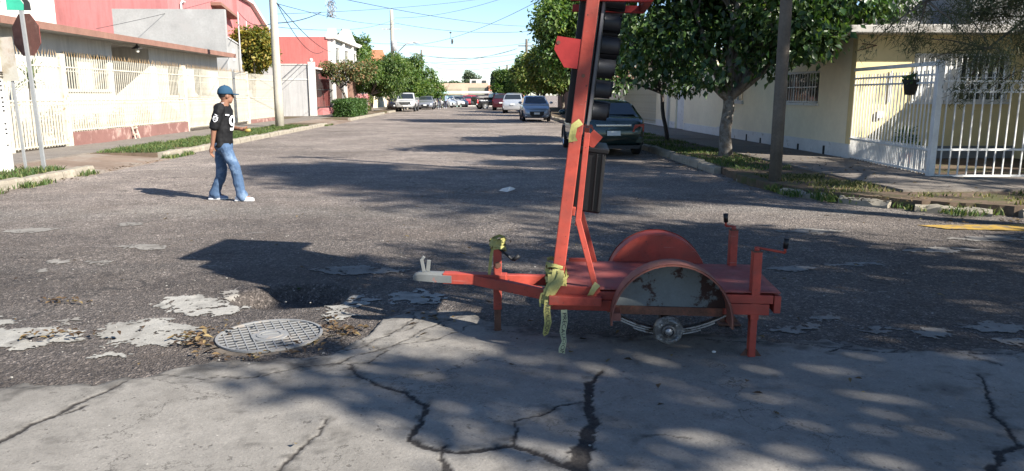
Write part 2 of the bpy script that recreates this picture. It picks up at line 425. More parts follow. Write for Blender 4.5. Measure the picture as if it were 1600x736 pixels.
# ---- the road: a close grid with its dips and a pothole, then one sheet to the horizon
PIT = gp(462, 462)
def road_h(x, y):
    x = np.asarray(x, float); y = np.asarray(y, float)
    edge = np.clip(np.minimum(np.minimum(x+9.9, 8.9-x), np.minimum(y-3.7, 10.4-y))*2, 0, 1)
    h = (fbm(x*.9, y*.9, 3, 5)*.02+fbm(x*5, y*5, 3, 9)*.010)
    n = fbm(x*4, y*4, 3, 3)*.5
    d = np.sqrt(((x-PIT.x)/.50)**2+((y-PIT.y)/.40)**2)+n
    pit = np.clip((1.0-d)/.35, 0, 1); pit = pit*pit*(3-2*pit)
    return (h*(1-pit)-pit*(.125+fbm(x*7, y*7, 3, 8)*.03))*edge
xs = np.arange(-10, 9.001, .04); ys = np.arange(3.6, 10.501, .04)
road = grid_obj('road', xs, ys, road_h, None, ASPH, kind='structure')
o_ = MB()
X0, X1, Y0, Y1 = xs[0], xs[-1], ys[0], ys[-1]
for a, b, c, d in ((-900, X0, -60, 1800), (X1, 900, -60, 1800), (X0, X1, -60, Y0), (X0, X1, Y1, 1800)):
    o_.ngon([(a, c, 0), (b, c, 0), (b, d, 0), (a, d, 0)])
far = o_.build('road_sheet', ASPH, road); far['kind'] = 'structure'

# ---- worn concrete apron in the foreground, with its cracks as real grooves
EDGE = [gp(*p) for p in ((-900, 640), (-400, 622), (0, 609), (95, 603), (170, 604), (200, 598), (240, 588), (300, 571), (400, 563), (470, 566), (520, 556), (545, 540), (580, 522), (600, 498), (640, 487), (735, 488), (760, 506), (830, 514), (900, 520), (1000, 523), (1100, 523), (1200, 528), (1300, 535), (1400, 546), (1500, 549), (1600, 552), (2400, 590))]
ex = np.array([p.x for p in EDGE]); ey = np.array([p.y for p in EDGE])
def apron_d(x, y):
    return np.interp(x, ex, ey)+fbm(x*2.2, y*2.2, 5, 21)*.30+fbm(x*9, y*9, 5, 29)*.16-y
CR = [  # (photo pixels, width in metres start/end)
 ([(545, 575), (560, 592), (600, 612), (655, 630), (666, 641), (660, 660), (645, 690), (655, 703), (680, 712), (735, 712), (800, 705), (850, 718), (890, 740)], .022, .03),
 ([(942, 585), (925, 600), (918, 612), (919, 640), (928, 660), (917, 690), (900, 745)], .018, .075),
 ([(918, 634), (870, 642), (830, 660), (800, 665), (808, 677), (800, 692), (805, 706)], .012, .022),
 ([(-60, 725), (0, 697), (60, 668), (120, 640), (165, 620), (197, 602)], .022, .02),
 ([(45, 672), (85, 658), (140, 640)], .006, .012),
 ([(215, 590), (320, 598), (400, 594), (470, 580), (520, 575), (575, 573), (605, 553)], .011, .010),
 ([(515, 660), (505, 685), (485, 700), (455, 725), (435, 745)], .012, .024),
 ([(1527, 590), (1545, 620), (1550, 650), (1570, 675), (1590, 705), (1557, 716), (1550, 745)], .010, .03),
 ([(1588, 705), (1660, 712)], .02, .02),
 ([(520, 577), (560, 560), (620, 545), (660, 520), (720, 500)], .010, .012),
 ([(470, 570), (530, 556), (570, 545), (620, 525), (650, 500)], .010, .010),
 ([(600, 553), (570, 545), (560, 530)], .008, .008), ([(620, 545), (690, 535), (740, 512)], .008, .006),
 ([(640, 487), (655, 505), (640, 520), (600, 530)], .008, .008), ([(690, 487), (680, 500), (700, 520)], .006, .006),
 ([(1200, 535), (1290, 548), (1390, 556), (1480, 552), (1560, 575)], .012, .008),
 ([(1390, 556), (1420, 545), (1500, 538)], .012, .012), ([(1300, 534), (1330, 545), (1290, 556)], .010, .010),
 ([(1450, 540), (1470, 556), (1540, 560), (1600, 556)], .012, .012), ([(1500, 545), (1530, 560)], .012, .012),
 ([(1100, 535), (1160, 541), (1220, 536)], .008, .008), ([(760, 520), (900, 530), (1010, 534)], .006, .006),
 ([(1003, 690), (1040, 688), (1075, 693)], .004, .010), ([(700, 705), (690, 720), (700, 745)], .02, .03),
]
segs = []
for pts, w0, w1 in CR:
    P = [gp(*p) for p in pts]; n = len(P)-1
    for i in range(n):
        a = w0+(w1-w0)*i/n; b = w0+(w1-w0)*(i+1)/n; segs.append((P[i].x, P[i].y, P[i+1].x, P[i+1].y, a, b))
def crack_f(x, y):
    wx = x+fbm(x*9, y*9, 4, 41)*.06+fbm(x*38, y*38, 3, 43)*.022; wy = y+fbm(x*9, y*9, 4, 57)*.06+fbm(x*38, y*38, 3, 59)*.022
    wid = .75+1.3*np.clip(fbm(x*22, y*22, 3, 77)+.5, 0, 1)
    out = np.zeros(x.shape)
    for ax, ay, bx, by, wa, wb in segs:
        m = (wx > min(ax, bx)-.15) & (wx < max(ax, bx)+.15) & (wy > min(ay, by)-.15) & (wy < max(ay, by)+.15)
        if not m.any(): continue
        px, py = wx[m]-ax, wy[m]-ay; dx, dy = bx-ax, by-ay; L2 = dx*dx+dy*dy+1e-9
        t = np.clip((px*dx+py*dy)/L2, 0, 1); d = np.hypot(px-t*dx, py-t*dy)
        w_ = (wa+(wb-wa)*t)*.40*wid[m]
        out[m] = np.maximum(out[m], np.clip((w_-d)/.004+.5, 0, 1))
    return out
# stains that belong to the slab: a dark damp-looking spot on the right
SP = gp(1478, 615)
def crack_col(x, y):
    c = crack_f(x, y)
    s = np.clip(1.15-np.sqrt(((x-SP.x)/.13)**2+((y-SP.y)/.10)**2)+fbm(x*12, y*12, 4, 91)*1.3, 0, 1)*.6
    edge = np.clip((.30-apron_d(x, y))/.30, 0, 1); edge = np.clip(edge*1.1+fbm(x*11, y*11, 5, 33)*2.4-.35, 0, 1)*.75
    halo = np.zeros(x.shape)
    for ax, ay, bx, by, wa, wb in segs:
        m = (x > min(ax, bx)-.2) & (x < max(ax, bx)+.2) & (y > min(ay, by)-.2) & (y < max(ay, by)+.2)
        if not m.any(): continue
        px, py = x[m]-ax, y[m]-ay; dx, dy = bx-ax, by-ay; t_ = np.clip((px*dx+py*dy)/(dx*dx+dy*dy+1e-9), 0, 1); halo[m] = np.maximum(halo[m], np.clip(1-np.hypot(px-t_*dx, py-t_*dy)/.12, 0, 1))
    edge = np.maximum(edge, np.clip(halo*.9+fbm(x*16, y*16, 5, 35)*2.6-.62, 0, 1)*.7)
    return np.clip(np.maximum(np.maximum(c, s), edge), 0, 1)
def apron_z(x, y):
    t = np.clip(apron_d(x, y)/.10, 0, 1)
    return .010+.016*t*t*(3-2*t)+fbm(x*1.5, y*1.5, 3, 13)*.006-.005*crack_f(x, y)
axs = np.concatenate([np.arange(-4.4, 4.8, .0115)]); ays = np.concatenate([np.arange(2.45, 3.6, .0095), np.arange(3.6, 5.6, .0125)])
apron = grid_obj('concrete_pavement', axs, ays, apron_z, lambda x, y: apron_d(x, y) > 0, CONC, kind='structure', attr=crack_col)
c_ = MB()
for a, b, c, d in ((-60, axs[0], -12, 3.9), (axs[-1], 60, -12, 4.1), (axs[0], axs[-1], -12, ays[0])):
    c_.ngon([(a, c, .018), (b, c, .018), (b, d, .018), (a, d, .018)])
k_ = c_.build('pavement_sheet', CONC2, apron); k_['kind'] = 'structure'

# ---- patches where the asphalt has worn through to pale concrete
PATCH = [[(243, 477), (262, 466), (300, 461), (330, 465), (352, 470), (368, 481), (345, 494), (300, 492), (262, 486)],
 [(150, 512), (190, 502), (240, 498), (300, 507), (318, 521), (285, 533), (232, 541), (180, 536), (160, 525)],
 [(-20, 512), (50, 514), (90, 510), (140, 519), (137, 530), (85, 536), (40, 545), (-20, 542)],
 [(-20, 496), (25, 499), (20, 506), (-20, 508)], [(140, 552), (170, 550), (197, 555), (190, 561), (145, 560)],
 [(343, 455), (366, 453), (372, 461), (352, 465)], [(378, 473), (397, 471), (400, 479), (380, 480)],
 [(500, 472), (535, 462), (580, 461), (600, 466), (585, 474), (545, 480), (505, 483)],
 [(600, 460), (650, 455), (700, 462), (690, 470), (650, 476), (612, 473)], [(505, 492), (545, 486), (560, 494), (520, 503)],
 [(178, 387), (222, 382), (266, 383), (262, 389), (205, 391)], [(75, 407), (110, 406), (108, 411), (80, 411)], [(125, 409), (168, 408), (165, 413), (130, 412)],
 [(0, 360), (60, 356), (102, 358), (60, 363), (5, 364)], [(182, 350), (222, 348), (220, 353), (188, 354)],
 [(55, 423), (72, 421), (74, 426), (57, 428)], [(480, 423), (560, 417), (640, 424), (600, 430), (520, 429)], [(90, 500), (115, 497), (135, 502), (110, 507)],
 [(1205, 362), (1260, 357), (1330, 361), (1270, 366)], [(1400, 392), (1460, 386), (1540, 390), (1470, 397)], [(1290, 412), (1360, 408), (1380, 414), (1310, 417)],
 [(1470, 373), (1560, 368), (1640, 372), (1560, 378)], [(1195, 420), (1240, 414), (1280, 419), (1240, 425)],
 [(1205, 512), (1250, 507), (1290, 513), (1260, 521), (1215, 521)], [(1260, 497), (1300, 494), (1320, 500), (1280, 504)], [(1330, 515), (1370, 509), (1410, 516), (1380, 524)],
 [(1420, 522), (1470, 515), (1500, 524), (1460, 532)], [(1500, 508), (1560, 503), (1610, 510), (1600, 522), (1530, 520)], [(1540, 530), (1590, 526), (1640, 533), (1590, 540)]]
for i, pl in enumerate(PATCH):
    P = [gp(*p) for p in pl]; poly = [(p.x, p.y) for p in P]
    x0, x1 = min(p[0] for p in poly)-.06, max(p[0] for p in poly)+.06; y0, y1 = min(p[1] for p in poly)-.06, max(p[1] for p in poly)+.06
    st = .014 if y1 < 6.2 else .022
    amp = .10
    grid_obj('concrete_patch', np.arange(x0, x1, st), np.arange(y0, y1, st), lambda x, y: road_h(x, y)+.006+fbm(x*6, y*6, 2, 4)*.004,
             lambda x, y: in_poly(x+fbm(x*8, y*8, 4, 61+i)*amp*2+fbm(x*32, y*32, 2, 63+i)*.09, y+fbm(x*8, y*8, 4, 71+i)*amp*2+fbm(x*32, y*32, 2, 73+i)*.07, poly) & (fbm(x*18, y*18, 3, 83) < .20) & (fbm(x*5, y*5, 3, 87) < .24), CONC3 if y1 < 6.0 and i < 10 else CONC, road, attr=lambda x, y: np.clip(fbm(x*7, y*7, 5, 93)*3.0-.25, 0, 1)*.7)

# ---- yellow kerb-side line
yl = MB()
P = [gp(*p) for p in ((1432, 353), (1600, 352), (1700, 352), (1700, 362), (1600, 362), (1480, 359))]
yl.ngon([(p.x, p.y, .012) for p in P]); YEL = M('yellow_road_paint', (.38, .24, .05), .8, .25, 6, wear=(.16, .13, .1), wth=.55, wscale=9, spec=.2)
yl.build('painted_line', YEL, road)

# ---- raised blocks either side of the street
def slab(name, poly, z0, z1, mat, kind='structure', parent=None, bev=0):
    mb = MB(); mb.prism(poly, lambda a, b, d: (a, b, d), z0, z1); return mb.build(name, mat, parent, kind=kind, bevel=bev)
blk_l = slab('lot_ground_left', [(-80, 9.5), (-9.7, 9.5), (-9.7, 90), (-80, 90)], -.3, .125, DIRT)
def jag(poly, amp, step=.12, seed=1):
    out = []; n = len(poly)
    for i in range(n):
        a = Vector((*poly[i], 0)); b = Vector((*poly[(i+1) % n], 0)); L = (b-a).length
        k = max(1, min(int(L/step), 300))
        for j in range(k):
            p = a+(b-a)*(j/k); out.append((p.x+(random.random()-.5)*amp, p.y+(random.random()-.5)*amp))
    return out
for y0, y1 in ((9.6, 15.1), (19.1, 39.6), (46.5, 63), (66, 90)):
    slab('verge_left', [(-9.7, y0), (-8.06, y0), (-8.06, y1), (-9.7, y1)], -.2, .14, DIRT)
for y0, y1 in ((15.1, 19.1), (39.6, 46.5), (63, 66)):
    d_ = MB(); d_.add([(-9.7, y0, .132), (-7.7, y0, .006), (-7.7, y1, .006), (-9.7, y1, .132), (-9.7, y0, -.1), (-7.7, y0, -.1), (-7.7, y1, -.1), (-9.7, y1, -.1)],
                      [(0, 1, 2, 3), (0, 4, 5, 1), (2, 6, 7, 3), (0, 3, 7, 4), (1, 5, 6, 2)])
    d_.build('driveway', DRIVE, kind='structure')
# pavement slabs left
walk_l = bpy.data.objects.new('sidewalk_left', None); COL.objects.link(walk_l); walk_l['kind'] = 'structure'
y = 9.6; i = 0
while y < 88:
    L = 1.9 if y < 40 else 4.0
    nm = MB().box((0, 0, 0), (1.75, L-.015, .06)); me = bpy.data.meshes.get('slab%g' % L) or nm.mesh('slab%g' % L)
    if not me.materials: me.materials.append(WALKM)
    o = bpy.data.objects.new('paving_slab', me); COL.objects.link(o); o.parent = walk_l
    o.location = (-10.6, y+L/2, .125+random.uniform(-.004, .006)); o.rotation_euler = (random.uniform(-.004, .004), random.uniform(-.004, .004), 0)
    y += L
# kerb stones
def kerb_mesh(L, k):
    mb = MB(); n = 7; rings = []
    for j in range(n):
        t = -L/2+L*j/(n-1); s_ = random.uniform(-.012, .012)
        rings.append([(-.085, t, -.1), (.085+s_*.5, t, -.1), (.075+s_, t, .10+s_), (.055+s_, t, .15+random.uniform(-.012, .008)), (-.085, t, .155+random.uniform(-.01, .01))])
    mb.loft(rings); me = mb.mesh('kerb%d' % k); me.materials.append(KERBM); return me
KM = [kerb_mesh(1.18, k) for k in range(4)]
kerb_l = bpy.data.objects.new('kerb_left', None); COL.objects.link(kerb_l); kerb_l['kind'] = 'structure'
kerb_r = bpy.data.objects.new('kerb_right', None); COL.objects.link(kerb_r); kerb_r['kind'] = 'structure'
for (a, b) in ((9.7, 15.1), (19.1, 39.6), (46.5, 63), (66, 88)):
    y = a
    while y+.6 < b:
        for o in rep('kerb_stone', random.choice(KM), kerb_l, [(-7.97, y+.6, random.uniform(-.012, .012))], random.uniform(-.015, .015)): pass
        y += 1.2
y = 14.9
while y < 88:
    rep('kerb_stone', random.choice(KM), kerb_r, [(4.78, y+.6, random.uniform(-.03, .03))], math.pi+random.uniform(-.03, .03)); y += 1.2
# right block
RP = [(4.87, 90), (4.87, 14.8), (4.72, 13.6), (4.72, 12.5), (4.95, 11.7), (5.35, 10.9), (6.0, 10.05), (7.0, 9.45), (8.6, 9.1), (14, 9.0), (80, 9.0), (80, 90)]
RJ = jag(RP[1:10], .07, .1)[:-40]
rj = [RP[0]]+[p for p in jag(RP[1:10], .08, .1) if p[1] < 15 and not (p[0] > 6 and p[1] > 10.2)]+[(14, 9.0), (80, 9.0), (80, 90)]
lot_r = slab('lot_ground_right', rj, -.2, .135, DIRT)
walk_r = bpy.data.objects.new('sidewalk_right', None); COL.objects.link(walk_r); walk_r['kind'] = 'structure'
y = 10.9; me = MB().box((0, 0, 0), (1.98, 1.885, .06)).mesh('slab_r'); me.materials.append(WALKM)
while y < 60:
    o, = rep('paving_slab', me, walk_r, [(7.32, y+.95, .128+random.uniform(-.006, .008))]); o.rotation_euler = (random.uniform(-.006, .006), random.uniform(-.006, .006), 0); y += 1.9
x = 8.35; me = MB().box((0, 0, 0), (1.885, 1.7, .06)).mesh('slab_rf'); me.materials.append(WALKM)
while x < 22:
    o, = rep('paving_slab', me, walk_r, [(x+.95, 11.75, .126+random.uniform(-.006, .008))]); o.rotation_euler = (random.uniform(-.006, .006), random.uniform(-.006, .006), 0); x += 1.9
# broken kerb concrete along the right corner
for k, (x, y, rz, L) in enumerate([(4.86, 13.3, 1.6, .9), (5.05, 11.35, 2.1, .8), (5.55, 10.5, 2.3, .7), (6.35, 9.72, 2.6, .9), (7.5, 9.22, 2.9, 1.0), (8.6, 9.0, 3.0, .8)]):
    mb = MB(); rings = []
    for j in range(8):
        t = -L/2+L*j/7; s_ = .02
        rings.append([(t, -.10+random.uniform(-s_, s_), -.1), (t, .12+random.uniform(-s_, s_), -.1), (t, .11+random.uniform(-s_, s_), .10+random.uniform(-.03, .04)), (t, .04, .145+random.uniform(-.02, .02)), (t, -.09, .13+random.uniform(-.03, .02))])
    mb.loft(rings); o = mb.build('broken_kerb', KERBM, kerb_r, auto=35); o.location = (x, y, -.045); o.rotation_euler[2] = rz
# corner bank of the near-right block, behind and beside the camera
slab('lot_ground_near', [(6.2, -12), (60, -12), (60, 4.2), (11.0, 4.2), (9.8, 3.4), (8.6, 2.0), (7.4, 1.6), (6.5, 1.0), (6.2, .2)], -.2, .15, DIRT)

# ---- grass
def grass(name, label, rects, dens, h, cols, seed=1, noise_t=-.02, zb=.13):
    r_ = np.random.default_rng(seed); P = []
    for (x0, x1, y0, y1) in rects:
        n = int((x1-x0)*(y1-y0)*dens); p = np.stack([r_.uniform(x0, x1, n), r_.uniform(y0, y1, n)], -1)
        k = fbm(p[:, 0]*1.1, p[:, 1]*1.1, 3, seed+3)+r_.normal(0, .05, n) > noise_t; P.append(p[k])
    p = np.concatenate(P); n = len(p); a = r_.uniform(0, 2*np.pi, n); hh = h*r_.uniform(.35, 1.15, n)*(.7+1.2*np.clip(fbm(p[:, 0]*2, p[:, 1]*2, 2, seed+9)+.4, 0, 1))
    wd = r_.uniform(.006, .014, n); le = hh*r_.uniform(.2, 1.0, n); b = r_.uniform(0, 2*np.pi, n)
    base_ = np.stack([p[:, 0], p[:, 1], np.full(n, zb)], -1); s_ = np.stack([np.cos(a)*wd, np.sin(a)*wd, np.zeros(n)], -1)
    mid = base_+np.stack([np.cos(b)*le*.35, np.sin(b)*le*.35, hh*.6], -1); tip = base_+np.stack([np.cos(b)*le, np.sin(b)*le, hh], -1)
    co = np.stack([base_-s_, base_+s_, mid+s_*.7, mid-s_*.7, tip], 1).reshape(-1, 3)
    k = np.arange(n)*5
    tri = np.stack([np.stack([k, k+1, k+2], -1), np.stack([k, k+2, k+3], -1), np.stack([k+3, k+2, k+4], -1)], 1).reshape(-1, 3)
    o = mkobj(name, np_mesh(name, co, tri, 3), leafmat('grass_'+name, cols, .6, .3), kind='stuff'); o['label'] = label; o['category'] = 'grass'
    return o
GR = [(.035, .07, .018), (.06, .105, .026), (.10, .145, .045), (.19, .18, .07)]
GD = [(.035, .055, .015), (.07, .09, .022), (.18, .17, .065), (.27, .22, .11)]
grass('verge_grass', 'green grass along the left kerb in front of the cream fence', [(-9.7, -8.05, 9.8, 15.0), (-9.6, -8.05, 19.2, 36)], 1000, .085, GR, 3, -.09)
grass('kerb_foot_grass', 'tufts of green grass at the foot of the left kerb', [(-7.9, -7.68, 10.5, 15.4), (-7.9, -7.65, 18.9, 20.6), (-10.1, -9.5, 15.5, 19), (-7.9, -7.7, 38.6, 40.5)], 1000, .09, GR, 5, -.06, .0)
grass('tree_strip_grass', 'dark green grass strip under the street tree by the right kerb', [(4.9, 6.3, 14.2, 30)], 420, .06, GR, 7, -.05)
grass('corner_grass', 'patchy sunlit grass on the right corner beside the utility pole', [(4.95, 6.6, 10.9, 13.4), (6.2, 13, 9.2, 10.9)], 700, .055, GD, 8, -.0)
grass('bank_weeds', 'green weeds growing along the broken kerb of the right corner', [(4.72, 5.1, 11.2, 12.6), (5.0, 5.6, 10.4, 11.2), (5.5, 6.3, 9.75, 10.5), (6.1, 7.2, 9.2, 9.85), (7.0, 9.0, 8.95, 9.3)], 900, .11, GR, 9, -.02, .02)
# ================================================================== the traffic-signal trailer
RED = M('red_paint', (.36, .052, .032), .6, .26, 4, bmp=.18, bscale=60, grime=((.14, .042, .032), .8), wear=(.20, .055, .04), wth=.66, wscale=9, wrough=.8, spec=.35)
REDF = M('faded_red_paint', (.27, .066, .055), .7, .22, 3, grime=((.20, .10, .085), .6), bmp=.2, bscale=50, wear=(.30, .09, .08), wth=.6, wscale=5, spec=.25)
REDO = M('old_red_fender', (.22, .080, .060), .7, .22, 5, grime=((.13, .075, .06), .7), bmp=.3, bscale=40, wear=(.20, .09, .06), wth=.55, wscale=10, spec=.25)
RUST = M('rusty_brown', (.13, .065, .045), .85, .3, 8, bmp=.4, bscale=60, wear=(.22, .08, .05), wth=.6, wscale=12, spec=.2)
PEEL = M('peeling_gray_paint', (.13, .145, .145), .75, .12, 8, bmp=.3, bscale=50, wear=(.045, .026, .022), wth=.535, wscale=4.2, wrough=.85, hard=.02, spec=.2)
BLK = M('black_plastic', (.008, .008, .009), .4, .25, 4, bmp=.15, bscale=90, wear=(.03, .03, .032), wth=.70, wscale=14, spec=.35)
BLKM = M('matte_black', (.011, .011, .012), .6, .3, 5, bmp=.1, bscale=70, wear=(.07, .068, .066), wth=.66, wscale=18, spec=.3)
VIS = M('visor_gray_black', (.014, .0145, .017), .5, .25, 6, bmp=.1, bscale=80, spec=.35)
STEEL = M('worn_steel', (.33, .33, .33), .45, .2, 12, .75, .2, 80, wear=(.12, .09, .07), wth=.6, wscale=16, wrough=.8)
GALV = M('pale_gray_paint', (.15, .155, .15), .55, .12, 8, .2, .15, 80, wear=(.30, .12, .09), wth=.66, wscale=14)
CAST = M('dark_casting', (.10, .095, .09), .6, .3, 14, .5, .3, 80, wear=(.3, .29, .27), wth=.57, wscale=20)
RUBB = M('black_rubber', (.02, .02, .02), .8, .2, 8, bmp=.2)
TH = R(8); TO = Vector((1.75, 4.576, 0)); TA = Vector((-math.cos(TH), math.sin(TH), 0)); TW = Vector((math.sin(TH), math.cos(TH), 0))
def T(u, v, z): return TO+TA*u+TW*v+Vector((0, 0, z))
tr = thing('signal_trailer', 'red wheel-less trailer carrying a leaning black traffic signal mast, on the road', 'trailer', tuple(TO))
def tbar(name, a, b, w_, h_, mat=RED, parent=tr, bev=.004, up=(0, 0, 1), **k):
    return MB().bar(T(*a), T(*b), w_, h_, up, **k).build(name, mat, parent, bevel=bev)
ZD = .415
# chassis: two stacked rails along the near and far side, cross members, deck plate
HW = .36
for v in (-HW, HW):
    tbar('upper_rail', (-.02, v, ZD-.033), (1.27, v, ZD-.033), .05, .052)
    tbar('side_rail', (0, v, ZD-.095), (1.29, v, ZD-.095), .05, .066)
for u in (.025, .64, 1.265): tbar('cross_member', (u, -HW+.026, ZD-.095), (u, HW-.026, ZD-.095), .05, .06)
tbar('rear_rail', (-.045, -HW-.025, ZD-.062), (-.045, HW+.025, ZD-.062), .04, .105)
# deck plate, slightly buckled
rows = []; dk = MB(); nu, nv = 26, 14; vs = []; fs = []
for i in range(nu):
    for j in range(nv):
        u = -.06+1.33*i/(nu-1); v = -HW-.02+(2*HW+.04)*j/(nv-1)
        vs.append(T(u, v, ZD+.003+float(fbm(np.array(u*3.), np.array(v*3.+9), 3, 2))*.012))
for i in range(nu-1):
    for j in range(nv-1): fs.append((i*nv+j, (i+1)*nv+j, (i+1)*nv+j+1, i*nv+j+1))
dk.add(vs, fs); o = dk.build('deck_plate', REDF, tr, smooth=True); m = o.modifiers.new('t', 'SOLIDIFY'); m.thickness = .006; m.offset = 1
# front toe board and the bracket that the near post stands in
tbar('bracket_channel', (1.30, -HW-.055, ZD-.055), (.985, -HW-.055, ZD-.055), .075, .055)
tbar('bracket_tongue', (1.29, -HW-.02, ZD-.01), (1.0, -HW-.02, ZD-.01), .012, .06)
tbar('front_lip', (1.235, -HW+.08, ZD+.02), (1.235, HW-.02, ZD+.02), .02, .03)
tbar('far_lip', (1.2, HW-.005, ZD+.02), (1.04, HW-.005, ZD+.02), .02, .03)
# drawbar: two converging channels and a centre tube
for v, n in ((-.20, 'drawbar_arm'), (.20, 'drawbar_arm')):
    MB().bar(T(1.28, v, ZD-.09), T(1.80, v*.10, ZD-.045), .05, .07, h1=.065).build(n, RED, tr, bevel=.004)
tbar('drawbar_tube', (1.60, 0, ZD-.04), (2.02, 0, ZD-.038), .085, .07)
tbar('drawbar_sleeve', (1.66, 0, ZD-.052), (1.78, 0, ZD-.052), .095, .05, RUST)
# coupler
cp = MB(); rings = []
for u, wv, z0, z1 in ((1.96, .045, ZD-.066, ZD-.006), (2.04, .045, ZD-.064, ZD-.004), (2.12, .042, ZD-.060, ZD-.002), (2.18, .040, ZD-.058, ZD-.002), (2.215, .028, ZD-.056, ZD-.014), (2.225, .015, ZD-.052, ZD-.03)):
    rings.append([T(u, -wv, z0), T(u, wv, z0), T(u, wv, z1-.012), T(u, wv*.6, z1), T(u, -wv*.6, z1), T(u, -wv, z1-.012)])
cp.loft(rings); cpl = cp.build('coupler', GALV, tr, auto=40)
lt = MB(); lt.bar(T(2.15, -.012, ZD), T(2.165, -.012, ZD+.085), .012, .022, (1, 0, 0)); lt.bar(T(2.13, .012, ZD), T(2.12, .012, ZD+.075), .012, .026, (1, 0, 0)); lt.bar(T(2.165, 0, ZD+.08), T(2.15, 0, ZD+.10), .02, .02, (1, 0, 0))
lt.build('latch', GALV, cpl, bevel=.002)
# jacks
def jack(u, v, ztop, zs, crank_dir, ang, label):
    j = MB().bar(T(u, v, ZD-.16 if v else ZD-.13), T(u, v, ztop), .052, .052, (1, 0, 0)).build('jack', RED, tr, bevel=.004)
    MB().bar(T(u, v, .012), T(u, v, ZD-.15), .042, .042, (1, 0, 0)).build('inner_leg', RED, j, bevel=.003)
    MB().box(T(u, v, .012), (.15, .12, .014), -TH).build('foot_plate', RUST, j, bevel=.002)
    f = MB(); f.bar(T(u-.05, v, .016), T(u-.018, v, .06), .006, .03, (0, 0, 1)); f.bar(T(u+.05, v, .016), T(u+.018, v, .06), .006, .03); f.build('gusset', RUST, j)
    MB().bar(T(u, v, ztop), T(u, v, ztop+.006), .056, .056, (1, 0, 0)).build('cap', RUST, j, bevel=.002)
    sh = MB(); sh.tube([T(u, v, ztop), T(u, v, ztop+.03)], .016, 8)
    du, dv, dz = crank_dir; a = T(u, v, ztop+.025); b = T(u+du, v+dv, ztop+.025+dz); sh.tube([a, b], .008, 8); sh.tube([b, b+Vector((0, 0, .03))], .008, 8)
    sh.build('crank', RED if v else BLKM, j, smooth=True)
    g_ = MB(); k = b+Vector((0, 0, .025)); g_.tube([k, k+Vector((ang, 0, .06))], [.014, .017], 10); g_.build('crank_grip', BLK, j, smooth=True)
    return j
jack(.085, -HW+.004, .665, 1, (-.16, .0, -.028), .004, 'near')
jack(.085, HW-.004, .665, 1, (.05, .02, .0), -.006, 'far')
j3 = MB().bar(T(1.66, 0, .17), T(1.66, 0, .60), .054, .054, (1, 0, 0)).build('jack', RED, tr, bevel=.004)
MB().bar(T(1.66, 0, .012), T(1.66, 0, .2), .044, .044, (1, 0, 0)).build('inner_leg', RUST, j3, bevel=.003)
MB().lathe([(0, 0), (.07, .002), (.07, .012), (.03, .022), (0, .03)], T(1.66, 0, .004), n=16).build('foot_plate', RUST, j3)
MB().lathe([(.0, .003), (.022, .003), (.022, -.003), (0, -.003)], T(1.655, -.028, .475), n=14, basis=(TA, Vector((0, 0, 1)), -TW)).build('hole_rim', RUST, j3)
ck = MB(); a = T(1.645, -.03, .585); ck.tube([a, a+Vector((.075, 0, -.065)), a+Vector((.09, -.01, -.075))], .008, 8); ck.tube([a+Vector((.09, -.01, -.075)), a+Vector((.13, -.01, -.045))], [.013, .014], 10); ck.build('crank', BLKM, j3, smooth=True)
# fenders
def fender(v0, v1, mat_band, mat_plate, name, thick=.007, cz=.275, cu=.585, rad=.345):
    fb = MB(); n = 28; a0, a1 = R(-4), R(184); rr = []
    for k in range(n+1):
        t = a0+(a1-a0)*k/n; c, s_ = math.cos(t), math.sin(t)
        bead = .004
        rr.append([T(cu+c*rad, v0, cz+s_*rad), T(cu+c*(rad+bead), v0+.012*(1 if v1 > v0 else -1), cz+s_*(rad+bead)), T(cu+c*rad, v1, cz+s_*rad), T(cu+c*(rad+.006), v1, cz+s_*(rad+.006)),
                   T(cu+c*(rad-thick), v1, cz+s_*(rad-thick)), T(cu+c*(rad-thick), v0, cz+s_*(rad-thick))])
    fb.loft(rr); f = fb.build(name, mat_band, tr, auto=50)
    pl = [(cu+math.cos(R(t))*(rad-.008), cz+math.sin(R(t))*(rad-.008)) for t in range(9, 172, 6)]
    MB().prism(pl, lambda a, b, d: T(a, d, b), v0, v0+(.004 if v1 < v0 else -.004)).build('inner_plate', mat_plate, f)
    return f
fn = fender(-HW-.036, -HW-.205, REDO, PEEL, 'fender')
ff = fender(HW+.036, HW+.205, RED, RED, 'fender')
MB().bar(T(.905, -HW-.045, .305), T(.275, -HW-.045, .305), .012, .05).build('shade_strip', RUST, fn)  # added dark strip, painted shade for the side rail under the fender, not rust
tb = MB().bar(T(.90, -HW-.03, .30), T(.90, -HW-.19, .30), .05, .045, (0, 0, 1)).build('fender_bracket', REDO, fn, bevel=.003)
